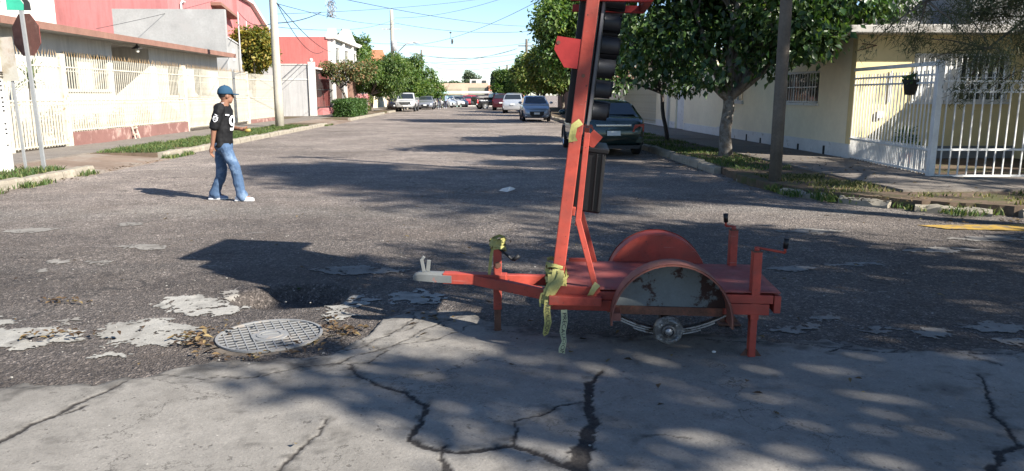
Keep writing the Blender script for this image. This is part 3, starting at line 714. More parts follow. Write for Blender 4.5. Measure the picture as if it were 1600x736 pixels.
# axle, brake drum, leaf spring
tbar('axle', (.585, -HW-.01, .185), (.585, HW+.01, .185), .05, .05, BLKM)
for s_ in (-1, 1):
    c = T(.585, s_*(HW+.02), .185); nb = (TA, Vector((0, 0, 1)), TW*s_)
    hb = MB().lathe([(0, 0), (.083, 0), (.088, .008), (.088, .030), (.080, .040), (.044, .042), (.040, .060), (.030, .066), (.028, .052), (0, .052)], c, n=28, basis=nb).build('brake_drum', CAST, tr, auto=35)
    if s_ < 0:
        for k in range(4):
            t = R(45+90*k); q = c+(TA*math.cos(t)+Vector((0, 0, 1))*math.sin(t))*.062+TW*s_*.04; MB().tube([q, q+TW*s_*.03], .006, 6).build('wheel_stud', STEEL, hb)
        MB().lathe([(0, .0), (.024, .0), (.022, .012), (0, .014)], c+TW*s_*.052, n=12, basis=nb).build('grease_cap', STEEL, hb, smooth=True)
        for t in (R(120), R(240)):
            pts = [c+(TA*math.cos(t+q)+Vector((0, 0, 1))*math.sin(t+q))*.066+TW*s_*.044 for q in (-.55, -.2, .15, .5)]; MB().tube(pts, .011, 6).build('drum_bar', GALV, hb, smooth=True)
    sp = MB(); base_v = s_*(HW-.03)
    for k in range(3):
        L = .36-.08*k
        pts = [T(.585+L*t, base_v, .17-.014*k+.11*(t*t)*(L/.36)**2) for t in [q/6 for q in range(-6, 7)]]
        for a, b in zip(pts[:-1], pts[1:]): sp.bar(a, b, .05, .009)
    sp.build('leaf_spring', STEEL if s_ < 0 else BLKM, tr)
    MB().bar(T(.93, base_v, .27), T(.93, base_v, .34), .05, .04).build('spring_hanger', RUST, tr, bevel=.003)
    MB().bar(T(.24, base_v, .27), T(.24, base_v, .34), .05, .04).build('spring_hanger', RUST, tr, bevel=.003)
# ---- leaning mast
LE = R(6.4); MU0, MZ0 = 1.262, ZD-.03
def Q(s_, du, v): return T(MU0-s_*math.sin(LE)-du*math.cos(LE), v, MZ0+s_*math.cos(LE)-du*math.sin(LE))   # du towards the rear of the trailer
MUP = (Q(1, 0, 0)-Q(0, 0, 0)).normalized(); MR = (Q(0, 1, 0)-Q(0, 0, 0)).normalized()
for v in (-.325, .325): MB().bar(Q(-.02, 0, v), Q(2.12, 0, v), .05, .074, MR).build('mast_post', RED, tr, bevel=.005)
MB().bar(Q(.50, .03, -.30), Q(.50, .03, .30), .05, .05, MUP).build('mast_crossbar', RED, tr, bevel=.004)
MB().bar(Q(2.05, 0, -.30), Q(2.05, 0, .30), .05, .05, MUP).build('mast_crossbar', RED, tr, bevel=.004)
for v in (-.345, .345):
    b_ = MB(); a = Q(.98, .065, v); k = T(1.135, v, .80); e = T(1.02, v-.012*(1 if v < 0 else -1), ZD+.006)
    b_.bar(a, k, .028, .034, MR).build('brace', RED, tr, bevel=.003)
    MB().bar(k+Vector((0, 0, .04)), e, .032, .034, MR).build('brace', RED, tr, bevel=.003)
MB().box(T(1.03, -.375, ZD-.005), (.07, .02, .05), -TH).build('brace_foot', RED, tr, bevel=.003)
# gusset plate to the front with bolt hole, bolt hole on the post
gpl = [(1.30, -.04), (1.47, -.04), (1.47, -.175), (1.36, -.175), (1.30, -.13)]
MB().prism([(s_, d) for s_, d in ((1.335, -.04), (1.50, -.04), (1.505, -.175), (1.43, -.185), (1.335, -.115))], lambda a, b, d: Q(a, b, d), -.352, -.344).build('gusset_plate', M('dark_red_paint', (.27, .022, .02), .55, .12, 5, spec=.3), tr)
for (s_, d) in ((1.47, -.165), (1.30, .0)):
    MB().lathe([(0, .002), (.011, .002), (.011, 0)], Q(s_, d, -.353), n=12, basis=(MR, MUP, -TW)).build('bolt', RUST, tr)
# signal housing with two columns of visored lamps
hs = MB(); hs.prism([(-.075, -.27), (.048, -.27), (.048, .95), (-.075, .95)], lambda a, b, d: Q(d, a, b), 1.02, 2.27); hsg = hs.build('signal_housing', BLKM, tr, bevel=.01)
hd = MB(); hd.prism([(.050, -.265), (.078, -.255), (.078, .935), (.050, .945)], lambda a, b, d: Q(d, a, b), 1.04, 2.12); hd.build('lamp_door', M('gray_black_door', (.03, .031, .034), .5, .15, 5, spec=.35), hsg, bevel=.008)
rim = MB(); rim.bar(Q(1.02, .064, -.272), Q(2.27, .064, -.272), .012, .014, MR); rim.build('edge_trim', M('gray_trim', (.10, .10, .105), .5), hsg)
vis_n = 0
LENSC = {'r': M('red_lens', (.20, .01, .01), .25, .1, 9), 'y': M('amber_lens', (.25, .12, .01), .25, .1, 9), 'g': M('green_lens', (.01, .12, .08), .25, .1, 9)}
for v, offs, rad in ((-.13, 0, .054), (.135, .012, .054), (.48, .0, .054), (.78, .012, .054)):
    for k in range(8):
        s_ = 1.10+.132*k+offs; c = Q(s_, .078, v); nb = (TW, MUP, MR)
        ln = .092+(.012 if k in (3, 5) else 0)+(0.02 if v > 0 else 0)
        vz = MB().lathe([(rad, 0), (rad+.003, .004), (rad, .01), (rad-.002, ln), (rad-.006, ln), (rad-.005, .005)], c, n=20, a0=R(-62), a1=R(242), basis=nb)
        vo = vz.build('visor', VIS, hsg, auto=40)
        MB().lathe([(0, .012), (.03, .010), (rad-.006, .002)], c, n=16, basis=nb).build('lens', LENSC['ryg'[2-k % 3]], hsg, smooth=True)
# black box hung below the housing
bx = MB(); bx.loft([[Q(.50, .035, -.26), Q(.50, .205, -.26), Q(.50, .205, .26), Q(.50, .035, .26)], [Q(.88, .012, -.29), Q(.88, .192, -.29), Q(.88, .192, .29), Q(.88, .012, .29)]])
bxo = bx.build('battery_box', BLK, tr, bevel=.012)
l_ = MB(); l_.loft([[Q(.865, .008, -.30), Q(.865, .203, -.30), Q(.865, .203, .30), Q(.865, .008, .30)], [Q(.895, .006, -.305), Q(.895, .208, -.305), Q(.895, .208, .305), Q(.895, .006, .305)]]); l_.build('lid', BLK, bxo, bevel=.006)
for du in (.135, .168): MB().bar(Q(.52, du+.02, -.268), Q(.86, du+.006, -.296), .012, .010, MR).build('rib', BLK, bxo, bevel=.003)
MB().bar(Q(.905, .08, -.27), Q(.98, .13, -.27), .012, .07, MR).build('hanger_plate', RED, tr, bevel=.002)
# beams and solar panel on top of the mast
for v in (-.30, .30): MB().bar(Q(1.735, -.13, v), Q(1.735+.035, .33, v), .05, .045, MUP).build('panel_beam', M('dark_red_paint', (.2, .03, .03)), tr, bevel=.004)
MB().bar(Q(1.775, .32, -.33), Q(1.775, .32, .33), .04, .04, MUP).build('panel_beam', RED, tr, bevel=.004)
pc = T(.86, .46, 2.70); pu = (TA*.98+Vector((0, 0, .16))).normalized(); pv = TW.copy(); pn = pu.cross(pv); pn = pn if pn.z > 0 else -pn
def PN(a, b, d): return pc+pu*a+pv*b+pn*d
sp = MB().prism([(-.40, -.50), (.40, -.50), (.40, .50), (-.40, .50)], PN, -.015, .012).build('solar_panel', M('pale_backsheet', (.6, .6, .6), .5), tr)
fr = MB()
for a, b in (((-.40, -.50), (.40, -.50)), ((.40, -.50), (.40, .50)), ((.40, .50), (-.40, .50)), ((-.40, .50), (-.40, -.50))): fr.bar(PN(*a, 0), PN(*b, 0), .03, .045, pn)
fr.build('panel_frame', STEEL, sp)
cl = MB().prism([(-.028, -.06), (.06, -.06), (.06, .06), (-.028, .06)], lambda a, b, d: (a, b, d), 0, .002).mesh('cell'); cl.materials.append(glassmat('solar_cell', (.01, .013, .035), .15))
for i in range(5):
    for j in range(7):
        o = bpy.data.objects.new('solar_cell', cl); COL.objects.link(o); o.parent = sp
        rot = Matrix((pu, pv, pn)).transposed().to_4x4(); p = PN(-.31+.145*i, -.41+.137*j, .0135)-wl(sp); o.matrix_local = Matrix.Translation(p) @ rot
MB().bar(Q(2.10, .0, .0), PN(.2, -.40, -.03), .03, .03).build('panel_strut', RED, tr); MB().bar(Q(2.10, .0, .85), PN(.2, .38, -.03), .03, .03).build('panel_strut', RED, tr)
MB().bar(Q(1.79, .31, .0), PN(-.3, -.40, -.03), .03, .03).build('panel_strut', RED, tr); MB().bar(Q(1.79, .31, .28), PN(-.3, -.1, -.03), .03, .03).build('panel_strut', RED, tr)
# ---- caution tape
TAPE = M('yellow_tape', (.30, .28, .095), .55, .2, 14, bmp=.1, spec=.35, wear=(.20, .19, .07), wth=.58, wscale=18)
INK = M('black_ink', (.02, .02, .02), .6)
def ribbon(mb, pts, wv, w0=.03, tw=0.0, seed=0):
    r_ = random.Random(seed); P = [Vector(p) for p in pts]; n = len(P); rows = []
    for i, p in enumerate(P):
        ang = tw*i/(n-1); wd = Vector(wv); d = (P[min(i+1, n-1)]-P[max(i-1, 0)]).normalized()
        wd = (Matrix.Rotation(ang, 3, d) @ wd); wd = (wd-d*wd.dot(d)).normalized()*w0*.5*r_.uniform(.75, 1.1)
        nn = d.cross(wd).normalized()*.006*r_.uniform(-1, 1)
        rows.append([p-wd, p+nn, p+wd])
    vs = [q for r__ in rows for q in r__]; fs = []
    for i in range(n-1):
        for k in range(2): fs.append((i*3+k, i*3+k+1, (i+1)*3+k+1, (i+1)*3+k))
    mb.add(vs, fs); return rows
def hang_text(parent, rows, txt, size, flip=False):
    vs, fs = text_pts(txt, size); L = sum(((rows[i+1][1]-rows[i][1]).length) for i in range(len(rows)-1))
    def at(t):
        t = max(0, min(t, L-1e-4)); i = 0
        while True:
            s_ = (rows[i+1][1]-rows[i][1]).length
            if t <= s_ or i == len(rows)-2: break
            t -= s_; i += 1
        k = t/s_; return [rows[i][q].lerp(rows[i+1][q], k) for q in range(3)]
    xs_ = [v[0] for v in vs]; x0, x1 = min(xs_), max(xs_); mb = MB(); out = []
    for v in vs:
        a, m_, b = at(L*.06+(v[0]-x0)/(x1-x0)*L*.86); k = v[1]/(size*.75)*.8
        p = m_.lerp(b if k > 0 else a, min(abs(k)*1.6, 1)); out.append(p+Vector((0, -.004, 0)))
    mb.add(out, fs); return mb.build('lettering', INK, parent)
def tape_thing(label, loc): return thing('caution_tape', label, 'tape', tuple(loc), 'caution tape tied on the trailer')
# (a) wad on the near post foot, with two hanging tails
c0 = Q(.0, 0, -.36); t1 = tape_thing('knotted yellow caution tape at the foot of the mast with two hanging tails', c0)
mb = MB()
for k in range(15):
    a0 = random.uniform(0, 6.28); z0 = random.uniform(-.03, .15); pts = []
    for j in range(9):
        a = a0+j*.8; rx = .058+random.uniform(0, .014); pts.append(Q(0.0, 0, -.325)+MR*math.cos(a)*rx+TW*math.sin(a)*(rx-.016)+Vector((0, 0, z0+.10*math.sin(j*.7+k)*.5)))
    ribbon(mb, pts, (0, 0, 1), random.uniform(.018, .034), random.uniform(-.6, .6), k)
ft = Q(.0, 0, -.365)
for k in range(7):
    a = ft+Vector((random.uniform(-.05, .05), -.012-.003*k, random.uniform(.10, .17))); b = ft+Vector((random.uniform(-.085, -.03), -.035-.004*k, random.uniform(-.07, .0)))
    ribbon(mb, [a, a.lerp(b, .33)+Vector((.012, -.012, 0)), a.lerp(b, .66)+Vector((-.008, -.008, 0)), b], (1, 0, .1), random.uniform(.022, .04), random.uniform(-.5, .5), k+30)
mb.build('knot', TAPE, t1, smooth=True)
mb = MB(); s0 = ft+Vector((-.055, -.075, -.02)); rows = ribbon(mb, [s0, s0+Vector((-.004, -.004, -.07)), s0+Vector((.004, .0, -.14)), s0+Vector((-.012, -.003, -.21)), s0+Vector((-.004, 0, -.22))], (1, .15, 0), .045, .25, 3)
tl = mb.build('tail', TAPE, t1, smooth=True); hang_text(tl, rows, 'PRECAUCION', .04)
mb = MB(); s0 = ft+Vector((.045, -.065, -.085)); rows = ribbon(mb, [s0, s0+Vector((.004, 0, -.07)), s0+Vector((-.006, .004, -.14)), s0+Vector((.004, 0, -.20)), s0+Vector((-.010, 0, -.25)), s0+Vector((-.008, 0, -.31))], (1, 0, 0), .038, .5, 5)
tl = mb.build('tail', M('pale_tape', (.40, .40, .24), .5, .2, 14, wear=(.25, .25, .2), wth=.6, wscale=18), t1, smooth=True); hang_text(tl, rows, 'PRECAUCION', .036)
mb = MB(); s0 = ft+Vector((-.10, -.05, .03)); ribbon(mb, [ft+Vector((-.05, -.05, .02)), s0+Vector((.01, 0, -.02)), s0+Vector((0, 0, -.06)), s0+Vector((.004, 0, -.10))], (1, 0, 0), .014, .4, 6); mb.build('tail', TAPE, t1, smooth=True)
# (b) on the front jack
c0 = T(1.66, 0, .55); t2 = tape_thing('yellow caution tape wound round the front jack crank', c0)
mb = MB()
for k in range(9):
    a0 = random.uniform(0, 6.28); z0 = random.uniform(.0, .06); pts = []
    for j in range(8):
        a = a0+j*.85; rx = .045+random.uniform(0, .014); pts.append(T(1.655, 0, .575+z0)+Vector((math.cos(a)*rx, math.sin(a)*rx, .02*math.sin(j+k))))
    ribbon(mb, pts, (0, 0, 1), random.uniform(.012, .026), random.uniform(-.6, .6), k+60)
mb.build('knot', TAPE, t2, smooth=True)
mb = MB(); s0 = T(1.685, -.035, .60); ribbon(mb, [s0, s0+Vector((-.012, 0, -.06)), s0+Vector((-.02, .0, -.14)), s0+Vector((-.03, .01, -.22))], (1, .5, 0), .022, .8, 7); mb.build('tail', TAPE, t2, smooth=True)
# (c) scrap caught on the near post
c0 = Q(1.0, 0, -.36); t3 = tape_thing('short scrap of yellow tape stuck halfway up the mast post', c0)
mb = MB(); rows = ribbon(mb, [Q(1.04, .02, -.358), Q(1.01, -.015, -.372), Q(.95, -.02, -.362), Q(.92, -.01, -.358)], (1, 0, 0), .05, .3, 8); tl = mb.build('scrap', TAPE, t3, smooth=True)
# (d) pad at the brace foot
c0 = T(1.03, -.39, ZD); t4 = tape_thing('folded yellow tape stuck at the foot of the near brace', c0)
mb = MB(); ribbon(mb, [T(1.01, -.405, ZD+.045), T(1.03, -.412, ZD+.02), T(1.05, -.41, ZD-.02), T(1.055, -.40, ZD-.035)], (1, 0, .5), .045, .1, 9); mb.build('scrap', M('dull_tape', (.40, .36, .14), .6, .2, 12), t4, smooth=True)
# ================================================================== trees and plants
BARK = M('gray_bark', (.16, .135, .11), .95, .3, 4, bmp=.9, bscale=26, wear=(.08, .065, .05), wth=.55, wscale=7, spec=.1)
BARKP = M('pale_bark', (.30, .26, .21), .95, .3, 4, bmp=.9, bscale=26, wear=(.13, .11, .09), wth=.55, wscale=7, spec=.1)
BARKW = M('limed_bark', (.21, .19, .165), .95, .3, 4, bmp=.9, bscale=26, wear=(.12, .10, .08), wth=.52, wscale=7, spec=.1)
L_DARK = leafmat('leaf_dark', [(.018, .045, .012), (.035, .078, .02), (.06, .11, .03), (.12, .165, .05)], .40, .32, .5)
L_MID = leafmat('leaf_mid', [(.035, .08, .018), (.065, .125, .027), (.11, .18, .04), (.20, .25, .065)], .45, .4, .45)
L_YEL = leafmat('leaf_yellowing', [(.05, .09, .02), (.085, .135, .03), (.14, .17, .04), (.22, .21, .06)], .5, .35)
L_GOLD = leafmat('leaf_golden', [(.06, .09, .02), (.12, .14, .03), (.24, .21, .04), (.38, .26, .06)], .5, .4)
L_DRY = leafmat('leaf_dry_mixed', [(.05, .08, .025), (.09, .12, .04), (.15, .14, .06), (.26, .14, .07)], .55, .3)
L_HEDGE = leafmat('leaf_hedge', [(.03, .07, .018), (.05, .10, .025), (.085, .14, .035)], .5, .3)
L_PINE = leafmat('leaf_pine', [(.04, .055, .025), (.07, .085, .038), (.12, .115, .06)], .6, .2)
L_FAR = leafmat('leaf_far', [(.06, .085, .045), (.09, .12, .06)], .7, .2)

def leaves_mesh(name, cl, n, size, seed, droop=.35, shell=.5, aspect=.55):
    "cl: clumps (x,y,z,rx,ry,rz); folded leaf faces spread through each clump"
    r_ = np.random.default_rng(seed); cl = np.array(cl, float); wgt = (cl[:, 3]*cl[:, 4]*cl[:, 5])**.8; wgt /= wgt.sum()
    k = r_.choice(len(cl), n, p=wgt); d = r_.normal(0, 1, (n, 3)); d /= np.linalg.norm(d, axis=1)[:, None]
    rad = (shell+(1-shell)*r_.random(n))**(1/1.6); rad *= 1+.18*r_.normal(0, 1, n)
    p = cl[k, :3]+d*rad[:, None]*cl[k, 3:6]
    ax = r_.normal(0, 1, (n, 3))+d*.8; ax[:, 2] -= droop*1.6; ax /= np.linalg.norm(ax, axis=1)[:, None]
    nn = r_.normal(0, 1, (n, 3))*.7+d*.6; nn[:, 2] += .7
    s_ = np.cross(ax, nn); s_ /= np.linalg.norm(s_, axis=1)[:, None]+1e-9; nn = np.cross(s_, ax)
    L = size*r_.uniform(.6, 1.3, n)[:, None]; W = L*aspect
    a = p; b = p+ax*L*.45+s_*W*.5+nn*L*.10; c = p+ax*L-nn*L*.12; e = p+ax*L*.45-s_*W*.5+nn*L*.10
    co = np.stack([a, b, c, e], 1).reshape(-1, 3); i = np.arange(n)*4
    tri = np.stack([np.stack([i, i+1, i+2], -1), np.stack([i, i+2, i+3], -1)], 1).reshape(-1, 3)
    return np_mesh(name, co, tri, 3)
def clumps(c, r, n, seed, cr=(.25, .42), flat=.8, low=-1.0):
    r_ = random.Random(seed); out = []
    while len(out) < n:
        v = Vector((r_.gauss(0, 1), r_.gauss(0, 1), r_.gauss(0, 1))).normalized()*(r_.uniform(.25, 1)**.5)
        if v.z < low: continue
        k = r_.uniform(*cr)
        out.append((c[0]+v.x*r[0]*(1-k*.6), c[1]+v.y*r[1]*(1-k*.6), c[2]+v.z*r[2]*(1-k*.6), k*r[0], k*r[1], k*r[2]*flat+.1))
    return out
def limb_pts(a, b, r_, bend=.12, n=5):
    a = Vector(a); b = Vector(b); L = (b-a).length; o = Vector((r_.uniform(-1, 1), r_.uniform(-1, 1), r_.uniform(-.3, .8)))*L*bend
    return [a.lerp(b, t)+o*4*t*(1-t) for t in [i/(n-1) for i in range(n)]]
def tree(name, label, base_, fork, cl, nleaf, size, lm, bark=BARK, tr_=.14, seed=1, group=None, nlimb=7, cat='tree', droop=.35, aspect=.55, lean=(0, 0), shell=.5, twist=.05):
    r_ = random.Random(seed); b = Vector(base_); t = thing(name, label, cat, base_, group)
    f = Vector((b.x+lean[0], b.y+lean[1], fork))
    pts = []; rr = []
    for i in range(7):
        q = i/6; p = b.lerp(f, q)+Vector((math.sin(q*5+seed), math.cos(q*4+seed), 0))*twist*q*(1-q)*4; p.z = b.z-.05+(fork-b.z+.05)*q
        pts.append(p); rr.append(tr_*(1.35-.75*min(q*4, 1)*.6-.12*q) if q < .25 else tr_*(1.0-.14*q))
    mb = MB().tube(pts, rr, 12)
    cs = sorted(cl, key=lambda c: -c[3]); r_.shuffle(cs)
    for c in cs[:nlimb]:
        P = limb_pts(f-Vector((0, 0, .08)), (c[0], c[1], c[2]), r_, .10, 6); mb.tube(P, [tr_*.62*(1-.8*i/5)+.006 for i in range(6)], 7)
        for q in range(2):
            e = Vector((c[0]+r_.uniform(-1, 1)*c[3], c[1]+r_.uniform(-1, 1)*c[4], c[2]+r_.uniform(-.5, 1)*c[5])); mb.tube(limb_pts(P[3], e, r_, .1, 4), [tr_*.25, tr_*.18, tr_*.1, .005], 5)
    mb.build('trunk', bark, t, smooth=True)
    me = leaves_mesh('crown', cl, nleaf, size, seed, droop, shell, aspect)
    me.transform(Matrix.Translation(-b)); mkobj('crown', me, lm, t)
    return t
GT = 'street trees'
# big broad-leaved tree on the right verge
cl2 = clumps((6.3, 17.9, 3.75), (3.0, 2.6, 1.95), 34, 11, (.22, .38), .75, -.75)
cl2 += [(8.9, 17.4, 3.2, .7, .6, .45), (9.2, 17.2, 3.7, .6, .5, .4), (4.2, 18.3, 2.4, .9, .8, .6), (3.8, 18.6, 3.3, .8, .8, .7), (5.2, 17.2, 2.0, .6, .6, .32), (6.4, 16.8, 2.25, .6, .5, .35), (4.0, 18.0, 4.4, .9, .8, .6)]
cl2 = [c for c in cl2 if not (c[0] > 6.9 and c[2]-c[5] < 2.15)]
tree('broadleaf_tree', 'large dark broad-leaved tree with thick pale trunk on the right verge', (5.85, 17.7, .1), 1.55, cl2, 22000, .185, L_DARK, BARKW, .15, 3, GT, 14, droop=.7, aspect=.62)
cl3 = clumps((5.4, 24.2, 3.0), (1.9, 2.2, 1.5), 16, 5, (.28, .45), .8, -.6)+[(4.1, 23.6, 2.1, .7, .7, .5), (6.3, 23.5, 1.9, .6, .6, .4)]
tree('slender_tree', 'slender dark-trunked tree behind the large broad-leaved one on the right verge', (5.95, 23.8, .1), 1.7, cl3, 15000, .15, L_DARK, M('dark_bark', (.05, .04, .035), .95, .3, 4, bmp=.7, bscale=26), .065, 8, GT, 7, droop=.6, lean=(-.2, .1))
cl4 = clumps((5.5, 41.5, 4.9), (3.1, 3.2, 3.3), 32, 21, (.24, .4), .85, -.8)
tree('tall_street_tree', 'tall bright green tree behind the signal mast above the silver hatchback', (5.9, 41.5, .1), 2.0, cl4, 26000, .24, L_MID, BARKP, .16, 9, GT, 9)
for k, (x, y, z, r, h, lm, lb) in enumerate([(5.6, 56, 3.4, 2.5, 1.9, L_YEL, 'yellowish tree beyond the silver hatchback on the right side'), (5.2, 68, 3.5, 2.5, 2.0, L_YEL, 'yellow-green tree above the silver sport utility on the right side'), (5.8, 82, 3.6, 2.8, 2.2, L_MID, 'green tree behind the maroon wagon on the right side'), (3.9, 95, 2.9, 2.4, 2.0, L_MID, 'farthest green tree on the right side of the street')]):
    tree('distant_street_tree', lb, (x+.5, y, .1), 1.6, clumps((x, y, z), (r, r, h), 18, 31+k, (.26, .42), .85, -.75), 13000, .27, lm, BARK, .12, 12+k, GT, 6)
# left side trees
cl5 = clumps((-14.6, 50, 4.25), (1.9, 1.6, 1.75), 18, 41, (.26, .42), .9, -.8)
tree('yellow_tree', 'yellow-green tree behind the grey boundary wall on the left', (-14.6, 50, .1), 2.2, cl5, 8000, .24, L_GOLD, BARK, .12, 15, GT, 6)
cl6 = clumps((-9.6, 56, 3.15), (2.2, 1.7, 1.15), 17, 43, (.22, .38), .8, -.7)
tree('leaning_tree', 'sparse leaning tree with reddish dry leaves behind the clipped hedge', (-9.2, 56.0, .1), 2.1, cl6, 2600, .22, L_DRY, BARK, .09, 16, GT, 8, lean=(-.9, -.3))
cl7 = clumps((-9.0, 68, 3.25), (3.0, 2.6, 2.1), 24, 45, (.24, .4), .85, -.75)
tree('feathery_tree', 'round feathery bright green tree behind the white pickup', (-9.6, 68, .1), 1.7, cl7, 20000, .24, L_MID, BARK, .13, 17, GT, 8, droop=.9, aspect=.3)
cl8 = clumps((-8.2, 86, 3.2), (3.2, 2.8, 2.6), 24, 47, (.24, .4), .85, -.85)+[(-6.6, 86, 2.0, 1.2, 1.2, 1.3), (-5.4, 88, 2.3, 1.1, 1.1, 1.3), (-5.9, 88, 3.6, 1.0, 1.0, 1.1), (-4.7, 88.5, 1.9, .8, .8, .9), (-7.0, 86, 5.2, .8, .8, .8), (-9.5, 86, 5.4, .8, .8, .9)]
tree('bushy_tree', 'bushy green tree reaching over the cars at the far left end', (-8.6, 86, .1), 1.4, cl8, 18000, .28, L_MID, BARK, .14, 18, GT, 8)
cl9 = clumps((-13.0, 80, 6.4), (2.6, 2.2, 1.5), 12, 49, (.28, .45), .9)
tree('roof_height_tree', 'dark tree rising above the terracotta roof on the left', (-13.0, 80, .1), 4.6, cl9, 3600, .3, L_MID, BARK, .16, 19, GT, 6)
# trees far beyond the end of the street
for k, (x, y, z, r, h, lb) in enumerate([(-2.0, 150, 4.4, 2.3, 1.7, 'round grey-green tree standing beyond the far end of the street'), (-5.2, 158, 3.4, 1.8, 1.2, 'small hazy tree left of the round far tree'), (-8.5, 165, 3.0, 2.6, 1.2, 'low hazy tree at the far left of the street end'), (2.6, 140, 4.0, .6, 2.4, 'dark narrow tree right of the round far tree'), (6, 150, 3.2, 3, 1.8, 'low hazy tree behind the far right end'), (-16, 120, 4, 4, 2.5, 'hazy tree behind the far left cars'), (-24, 130, 4, 5, 2.8, 'broad hazy tree behind the left houses')]):
    tree('far_tree', lb, (x, y, 0), z-h*.6, clumps((x, y, z), (r, r, h), 12, 60+k, (.3, .45), .9), 1800, .4, L_FAR, BARK, .15, 20+k, 'trees beyond the end of the street', 5)
# clipped hedges
def hedge(x0, x1, y0, y1, h, label, seed):
    t = thing('hedge', label, 'hedge', ((x0+x1)/2, (y0+y1)/2, .13), 'clipped hedges on the left pavement'); r_ = np.random.default_rng(seed)
    n = 5200; f = r_.integers(0, 5, n); u = r_.random(n); v = r_.random(n); e = r_.normal(0, .05, n)-.03
    x = np.where(f == 0, x0-e, np.where(f == 1, x1+e, x0+(x1-x0)*u)); yy = np.where(f == 2, y0-e, np.where(f == 3, y1+e, y0+(y1-y0)*np.where(f < 2, u, v)))
    z = np.where(f == 4, .13+h+e, .13+h*np.where(f < 4, v, 1))
    cl = np.stack([x, yy, z, np.full(n, .05), np.full(n, .05), np.full(n, .05)], -1)
    me = leaves_mesh('foliage', cl, 5200, .13, seed, .1); me.transform(Matrix.Translation(-wl(t))); mkobj('foliage', me, L_HEDGE, t)
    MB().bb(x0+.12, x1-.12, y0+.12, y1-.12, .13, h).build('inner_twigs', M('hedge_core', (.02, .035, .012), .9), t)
hedge(-9.5, -8.3, 49.6, 52.2, 1.05, 'nearer clipped box hedge in front of the black gate', 71); hedge(-9.55, -8.3, 53.4, 55.8, 1.08, 'farther clipped box hedge in front of the black gate', 72)
# small flowering shrub with two pink flower heads
t = thing('flowering_shrub', 'thin shrub with two pale pink flower heads on the left verge', 'plant', (-8.9, 59, .13))
mb = MB(); 
for dx, dy in ((-.35, 0), (.05, .1), (.35, 0)): mb.tube([(-8.9+dx*.3, 59+dy, .1), (-8.9+dx*.7, 59+dy, .7), (-8.9+dx, 59, 1.25)], [.02, .016, .01], 6)
mb.build('stem', BARK, t)
LP = leafmat('petal_pink', [(.55, .22, .25), (.7, .35, .36), (.75, .5, .48)], .6, .3)
for dx in (-.35, .12):
    me = leaves_mesh('flower_head', [(-8.9+dx, 59, 1.4, .24, .24, .2)], 260, .12, 5); me.transform(Matrix.Translation(-wl(t))); mkobj('flower_head', me, LP, t)
me = leaves_mesh('foliage', [(-8.5, 59.1, 1.2, .25, .25, .3), (-8.8, 59.1, .55, .3, .3, .3)], 420, .14, 6); me.transform(Matrix.Translation(-wl(t))); mkobj('foliage', me, L_YEL, t)
# yucca behind the cream fence
t = thing('yucca', 'spiky yucca with thin trunk behind the cream fence at far left', 'plant', (-12.6, 22.0, .12))
MB().tube([(-12.6, 22, .1), (-12.62, 22, .9), (-12.58, 22, 1.9)], [.10, .085, .07], 9).build('trunk', BARK, t, smooth=True)
lf = MB(); lf.add([(0, -.022, 0), (0, .022, 0), (.45, .03, .05), (.45, -.03, .05), (.9, 0, .02), (.2, 0, -.012)], [(0, 1, 2, 3), (3, 2, 4)])
me = lf.mesh('leaf'); me.materials.append(leafmat('yucca_leaf', [(.06, .10, .05), (.14, .18, .10), (.25, .25, .14)], .5, .2))
for k in range(54):
    o, = rep('leaf', me, t, [(-12.58, 22, 2.0+random.uniform(-.12, .12))]); o.rotation_euler = (0, -R(random.uniform(-45, 75)), random.uniform(0, 6.28)); o.scale = (random.uniform(.75, 1.05),)*3
# weeds by the pothole
t = thing('weed', 'small green weed growing in the pothole beside the manhole', 'plant', tuple(gp(445, 455)))
me = leaves_mesh('foliage', [tuple(gp(445+dx, 455, -.06))[:2]+(-.06, .09, .05, .05) for dx in (-18, -5, 8, 18)], 70, .05, 8, -.5, .3, .28); me.transform(Matrix.Translation(-wl(t))); mkobj('foliage', me, leafmat('weed_leaf', [(.03, .06, .02), (.06, .10, .03)]), t)

